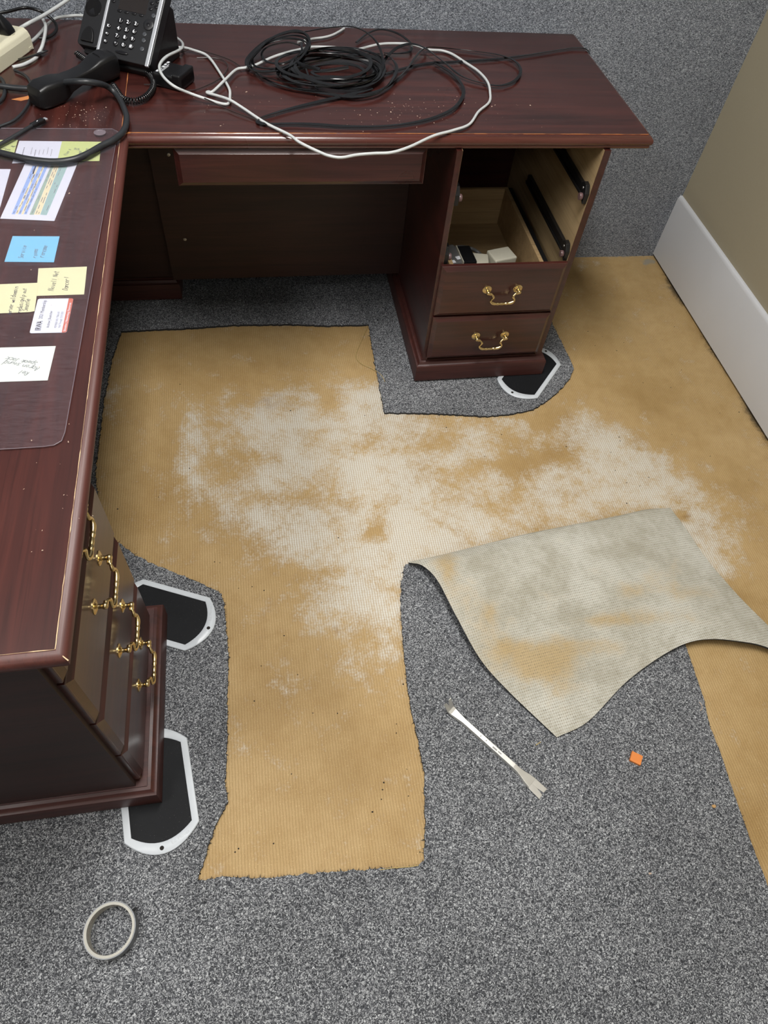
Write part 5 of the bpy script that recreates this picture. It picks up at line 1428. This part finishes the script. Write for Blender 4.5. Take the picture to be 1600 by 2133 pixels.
# roll of tape
tc_ = (-0.1194, -1.4082, 0.029)
tape = empty('tape_roll', (tc_[0], tc_[1], 0.0004))
tag(tape, 'nearly used-up roll of grey tape lying on the carpet', 'tape')
R0 = 0.0385
MB().lathe([(R0 + 0.0015, 0), (R0 + 0.006, 0), (R0 + 0.006, 0.030), (R0 + 0.0015, 0.030), (R0 + 0.0015, 0)], n=56, cap=False).build('card_core', M['tape_core'], tape, smooth=40)
tb = MB()
rings = [[(r * math.cos(2 * PI * k / 56), r * math.sin(2 * PI * k / 56), z_) for k in range(56)] for r, z_ in ((R0 + 0.0061, 0.0003), (R0 + 0.0078, 0.0003), (R0 + 0.0078, 0.0292), (R0 + 0.0061, 0.0292), (R0 + 0.0061, 0.0003))]
tb.loft(rings, cap=False).build('tape', M['tape_grey'], tape, smooth=40)
tl = MB()
for z_ in (0.0205, 0.0150):
    k = 0
    while k < 56:
        ln = random.Random(k * 7 + int(z_ * 1e4)).randint(2, 5)
        a0, a1 = 2 * PI * k / 56, 2 * PI * (k + ln - 0.7) / 56
        pts = [((R0 + 0.0014) * math.cos(a0 + (a1 - a0) * j / 5), (R0 + 0.0014) * math.sin(a0 + (a1 - a0) * j / 5), z_) for j in range(6)]
        tl.sweep(pts, 0.0004, 4)
        k += ln
tl.build('core_print', M['tape_line'], tape)
tt = MB(); tt.box(-0.001, 0.008, -0.0003, 0.0003, 0.002, 0.028); tt.xform(Matrix.Translation((0.037, 0.027, 0)) @ Matrix.Rotation(0.5, 4, 'Z'))
tt.build('loose_end', M['tape_grey'], tape)

# pry bar
pA, pB = Vector((0.6038, -1.0843, 0.006)), Vector((0.7583, -1.2818, 0.004))
pd = pB - pA; pl = math.hypot(pd.x, pd.y)
bar = empty('pry_bar', (pA.x, pA.y, 0), math.atan2(pd.y, pd.x))
tag(bar, 'small steel pry bar with forked ends on the carpet', 'tool')
mb = MB()
# shaft sections: x, half width, bottom, top
rings = []
for x, w, z0, z1 in ((-0.006, .0105, .0085, .0120), (0.006, .0100, .0050, .0095), (0.020, .0080, .0020, .0100), (0.036, .0062, .0008, .0115), (0.10, .0060, .0006, .0120), (0.18, .0060, .0006, .0118), (pl - 0.060, .0062, .0006, .0105), (pl - 0.046, .0085, .0008, .0085), (pl - 0.034, .0120, .0010, .0070), (pl - 0.020, .0138, .0010, .0052)):
    rings.append([(x, y, z_) for y, z_ in ((-w, z0), (w, z0), (w, z1), (-w * 0.80, z1))])
mb.loft(rings)
mb.build('shaft', M['steel'], bar, bevel=0.0007)
# forked flat claw at the right end
def claw(mb, x0, x1, w0, w1, z0, z1, slot, th, lift=0.0):
    for s in (-1, 1):
        poly = [(x0, 0.0), (x0, s * w0), (x1, s * w1), (x1 - 0.001, s * slot), (x0 + (x1 - x0) * 0.42, 0.0)]
        n_ = len(poly)
        def zz(x): return z0 + (z1 - z0) * (x - x0) / (x1 - x0)
        v = [(x, y, zz(x)) for x, y in poly] + [(x, y, zz(x) + th * (1.0 - 0.6 * (x - x0) / (x1 - x0))) for x, y in poly]
        f = [tuple(range(n_)), tuple(range(2 * n_ - 1, n_ - 1, -1))] + [(i, n_ + i, n_ + (i + 1) % n_, (i + 1) % n_) for i in range(n_)]
        mb.add(v, f)
mb = MB(); claw(mb, pl - 0.0202, pl + 0.011, 0.0137, 0.0145, 0.0010, 0.0006, 0.0030, 0.0040)
mb.build('claw', M['steel'], bar, bevel=0.0004)
# bent-up claw at the left end
mb = MB(); claw(mb, 0.0, 0.026, 0.0105, 0.0120, 0.0, 0.0, 0.0045, 0.0036)
mb.xform(Matrix.Translation((-0.0045, 0, 0.0100)) @ Matrix.Rotation(math.radians(60), 4, 'Y') @ Matrix.Diagonal((-1, 1, 1, 1)))
mb.build('bent_claw', M['steel'], bar, bevel=0.0004)
for k, (x, l) in enumerate(((0.085, .0020), (0.100, .0025), (0.120, .012), (0.135, .009))):
    MB().box(x, x + l, -0.0022 + 0.001 * (k % 2), 0.0012, 0.0119, 0.01215).build('stamp_mark', M['steel_dark'], bar)

# orange piece, chips, thread
oc = (0.9982, -1.2475, 0.004)
orp = empty('orange_spacer', (oc[0], oc[1], 0.0003), -0.62)
tag(orp, 'small square orange plastic piece on the carpet', 'spacer')
MB().box(-0.0125, 0.0125, -0.0115, 0.0115, 0.0, 0.0075).build('body', M['orange'], orp, bevel=0.0008)
MB().box(-0.0125, -0.0116, -0.0120, 0.0120, 0.0076, 0.0082).build('lip', M['orange'], orp)
def chipthing(px, label, size, m, seed):
    rnd = random.Random(seed)
    n_ = 7
    pts = [(size * rnd.uniform(.6, 1.1) * math.cos(2 * PI * k / n_), size * .7 * rnd.uniform(.6, 1.1) * math.sin(2 * PI * k / n_)) for k in range(n_)]
    o = MB().prism(pts, 0.0, 0.0022).build('backing_crumb', m, bevel=0.0004)
    o.location = (px[0], px[1], 0.0003)
    tag(o, label, 'debris')
M['tan_crumb'] = plain('tan_crumb', (0.50, 0.30, 0.12), 0.8, var=0.2)
chipthing((1.1357, -1.3693, 0), 'tan crumb of backing on the carpet near the right strip', 0.0065, M['tan_crumb'], 1)
chipthing((0.9415, -1.4726, 0), 'tiny pale crumb on the open carpet at lower right', 0.0035, M['crumb_pale'], 2)
st = MB(); st.sweep([(p[0], p[1], 0.0018) for p in [(0.7791, -1.1869, 0), (0.7844, -1.1844, 0), (0.7923, -1.1811, 0)]], 0.0009, 5)
tag(st.build('straw_splinter', M['thread']), 'straw-coloured splinter between the pry bar and the flap corner', 'debris')
cable('loose_thread', [[(0.6089, 0.2633, 0.001), (0.5891, 0.2165, -0.004), (0.5604, 0.1517, -0.004), (0.5496, 0.1199, -0.004), (0.5621, 0.0847, -0.004), (0.5944, 0.0575, -0.004), (0.6135, 0.0307, 0.001), (0.6241, 0.0002, 0.002), (0.6242, -0.0218, -0.004), (0.6107, -0.0571, -0.004), (0.5994, -0.0864, 0.001)]], M['thread'], 0.0008, 'loose straw-coloured thread hanging at the far corner of the bare patch', 'thread', sides=5)
cable('loose_thread', [[(0.3911, -1.3822, 0.001), (0.4184, -1.383, 0.002), (0.4475, -1.3856, 0.002), (0.4693, -1.3861, 0.001)]], M['thread'], 0.0008, 'short pale thread at the near cut edge of the bare patch', 'thread', sides=5)
cable('loose_thread', [[(1.2046, -1.1422, 0.002), (1.207, -1.1508, 0.002), (1.2046, -1.1587, 0.002), (1.1978, -1.1625, 0.002)]], M['crumb_pale'], 0.0008, 'curled white thread by the right-hand cut edge', 'thread', sides=5)

def black_crumbs():
    rnd = random.Random(17)
    mb = MB()
    spots = [(1.2572, 0.3262), (1.3904, 0.1163), (1.4601, 0.0869), (1.5022, 0.1262), (1.4336, 0.161), (1.6511, 0.1314), (1.726, 0.1965), (1.4943, -0.0739), (1.5831, -0.1035), (1.7716, -0.2316), (1.3217, -0.3005), (1.3189, -0.3162), (1.2726, -0.3588), (1.2602, -0.4294), (1.279, -0.477), (1.3141, -0.4931), (1.3552, -0.4644), (1.2506, -0.5502), (1.4988, -0.3063), (1.6571, -0.0236), (1.3902, 0.1919), (0.0944, -0.6219), (0.1385, -0.7019), (0.1718, -0.7016), (0.2009, -0.7161), (0.3406, -0.7668), (0.2412, -0.8455), (0.182, -0.916), (0.162, -0.9985), (0.2907, -1.0438), (0.3456, -1.0522), (0.4753, -1.0942), (0.4717, -1.1146), (0.2314, -1.1701), (0.4266, -1.2159), (0.4212, -1.2301), (0.416, -1.249), (0.4813, -1.1952), (0.4743, -1.2506), (0.1145, -1.3007), (0.1076, -1.3059), (0.393, -1.2708), (0.1845, -1.3013), (0.0387, -1.3347), (0.478, -1.3614), (0.019, -0.3012), (-0.0096, 0.0359), (0.3178, -0.1034), (-0.0636, -0.3943), (-0.1681, -0.4239), (0.0812, -0.6175), (0.4063, -0.5787), (0.5417, -0.1424), (0.8758, -0.3371), (0.967, -0.4639), (0.5072, -1.0034), (0.2645, -0.9481), (1.7028, -0.2301), (1.5864, -0.4035), (1.6663, -0.5059), (1.5125, 0.4582), (1.6331, 0.3658), (1.1392, -0.3233), (0.7845, -0.2132), (0.9497, -0.2574)]
    for x, y in spots:
        s = rnd.uniform(0.0010, 0.0020)
        p = Vector((x, y, FZ + 0.0002))
        ring = [p + Vector((s * rnd.uniform(.7, 1.5) * math.cos(k * PI / 3), s * rnd.uniform(.7, 1.3) * math.sin(k * PI / 3), 0)) for k in range(6)]
        mb.add(ring + [p + Vector((0, 0, s * 1.3))], [(k, (k + 1) % 6, 6) for k in range(6)] + [tuple(range(5, -1, -1))])
    tag(mb.build('floor_crumbs', M['crumb_black']), 'black carpet crumbs scattered over the bare tan floor', 'debris', kind='stuff')
black_crumbs()

# ---------------------------------------------------------------- ceiling lights
def ceiling_light(x, y, watts, label):
    o = empty('ceiling_light', (x, y, CEIL - 0.03))
    tag(o, label, 'light', 'recessed ceiling lights')
    w, l = 0.22, 0.60
    fr = MB()
    for a, b_, c_, d_ in ((-w - .02, -w, -l - .02, l + .02), (w, w + .02, -l - .02, l + .02), (-w, w, -l - .02, -l), (-w, w, l, l + .02)):
        fr.box(a, b_, c_, d_, -0.004, 0.028)
    fr.build('frame', M['ceiling'], o)
    MB().box(-w, w, -l, l, 0.006, 0.012).build('diffuser', M['diffuser'], o)
    ld = bpy.data.lights.new('troffer_light', 'AREA')
    ld.shape = 'RECTANGLE'; ld.size = 2 * w; ld.size_y = 2 * l
    ld.energy = watts; ld.color = (1.0, 0.98, 0.95)
    lo = bpy.data.objects.new('troffer_light', ld)
    link(lo); lo.parent = o; lo.location = (0, 0, 0.004)
names = ['ceiling light over the kneehole', 'ceiling light over the left desk', 'ceiling light behind the viewer on the right', 'ceiling light behind the viewer on the left']
for (x, y, w_), nm in zip(LIGHT_SPOTS, names): ceiling_light(x, y, w_, nm)
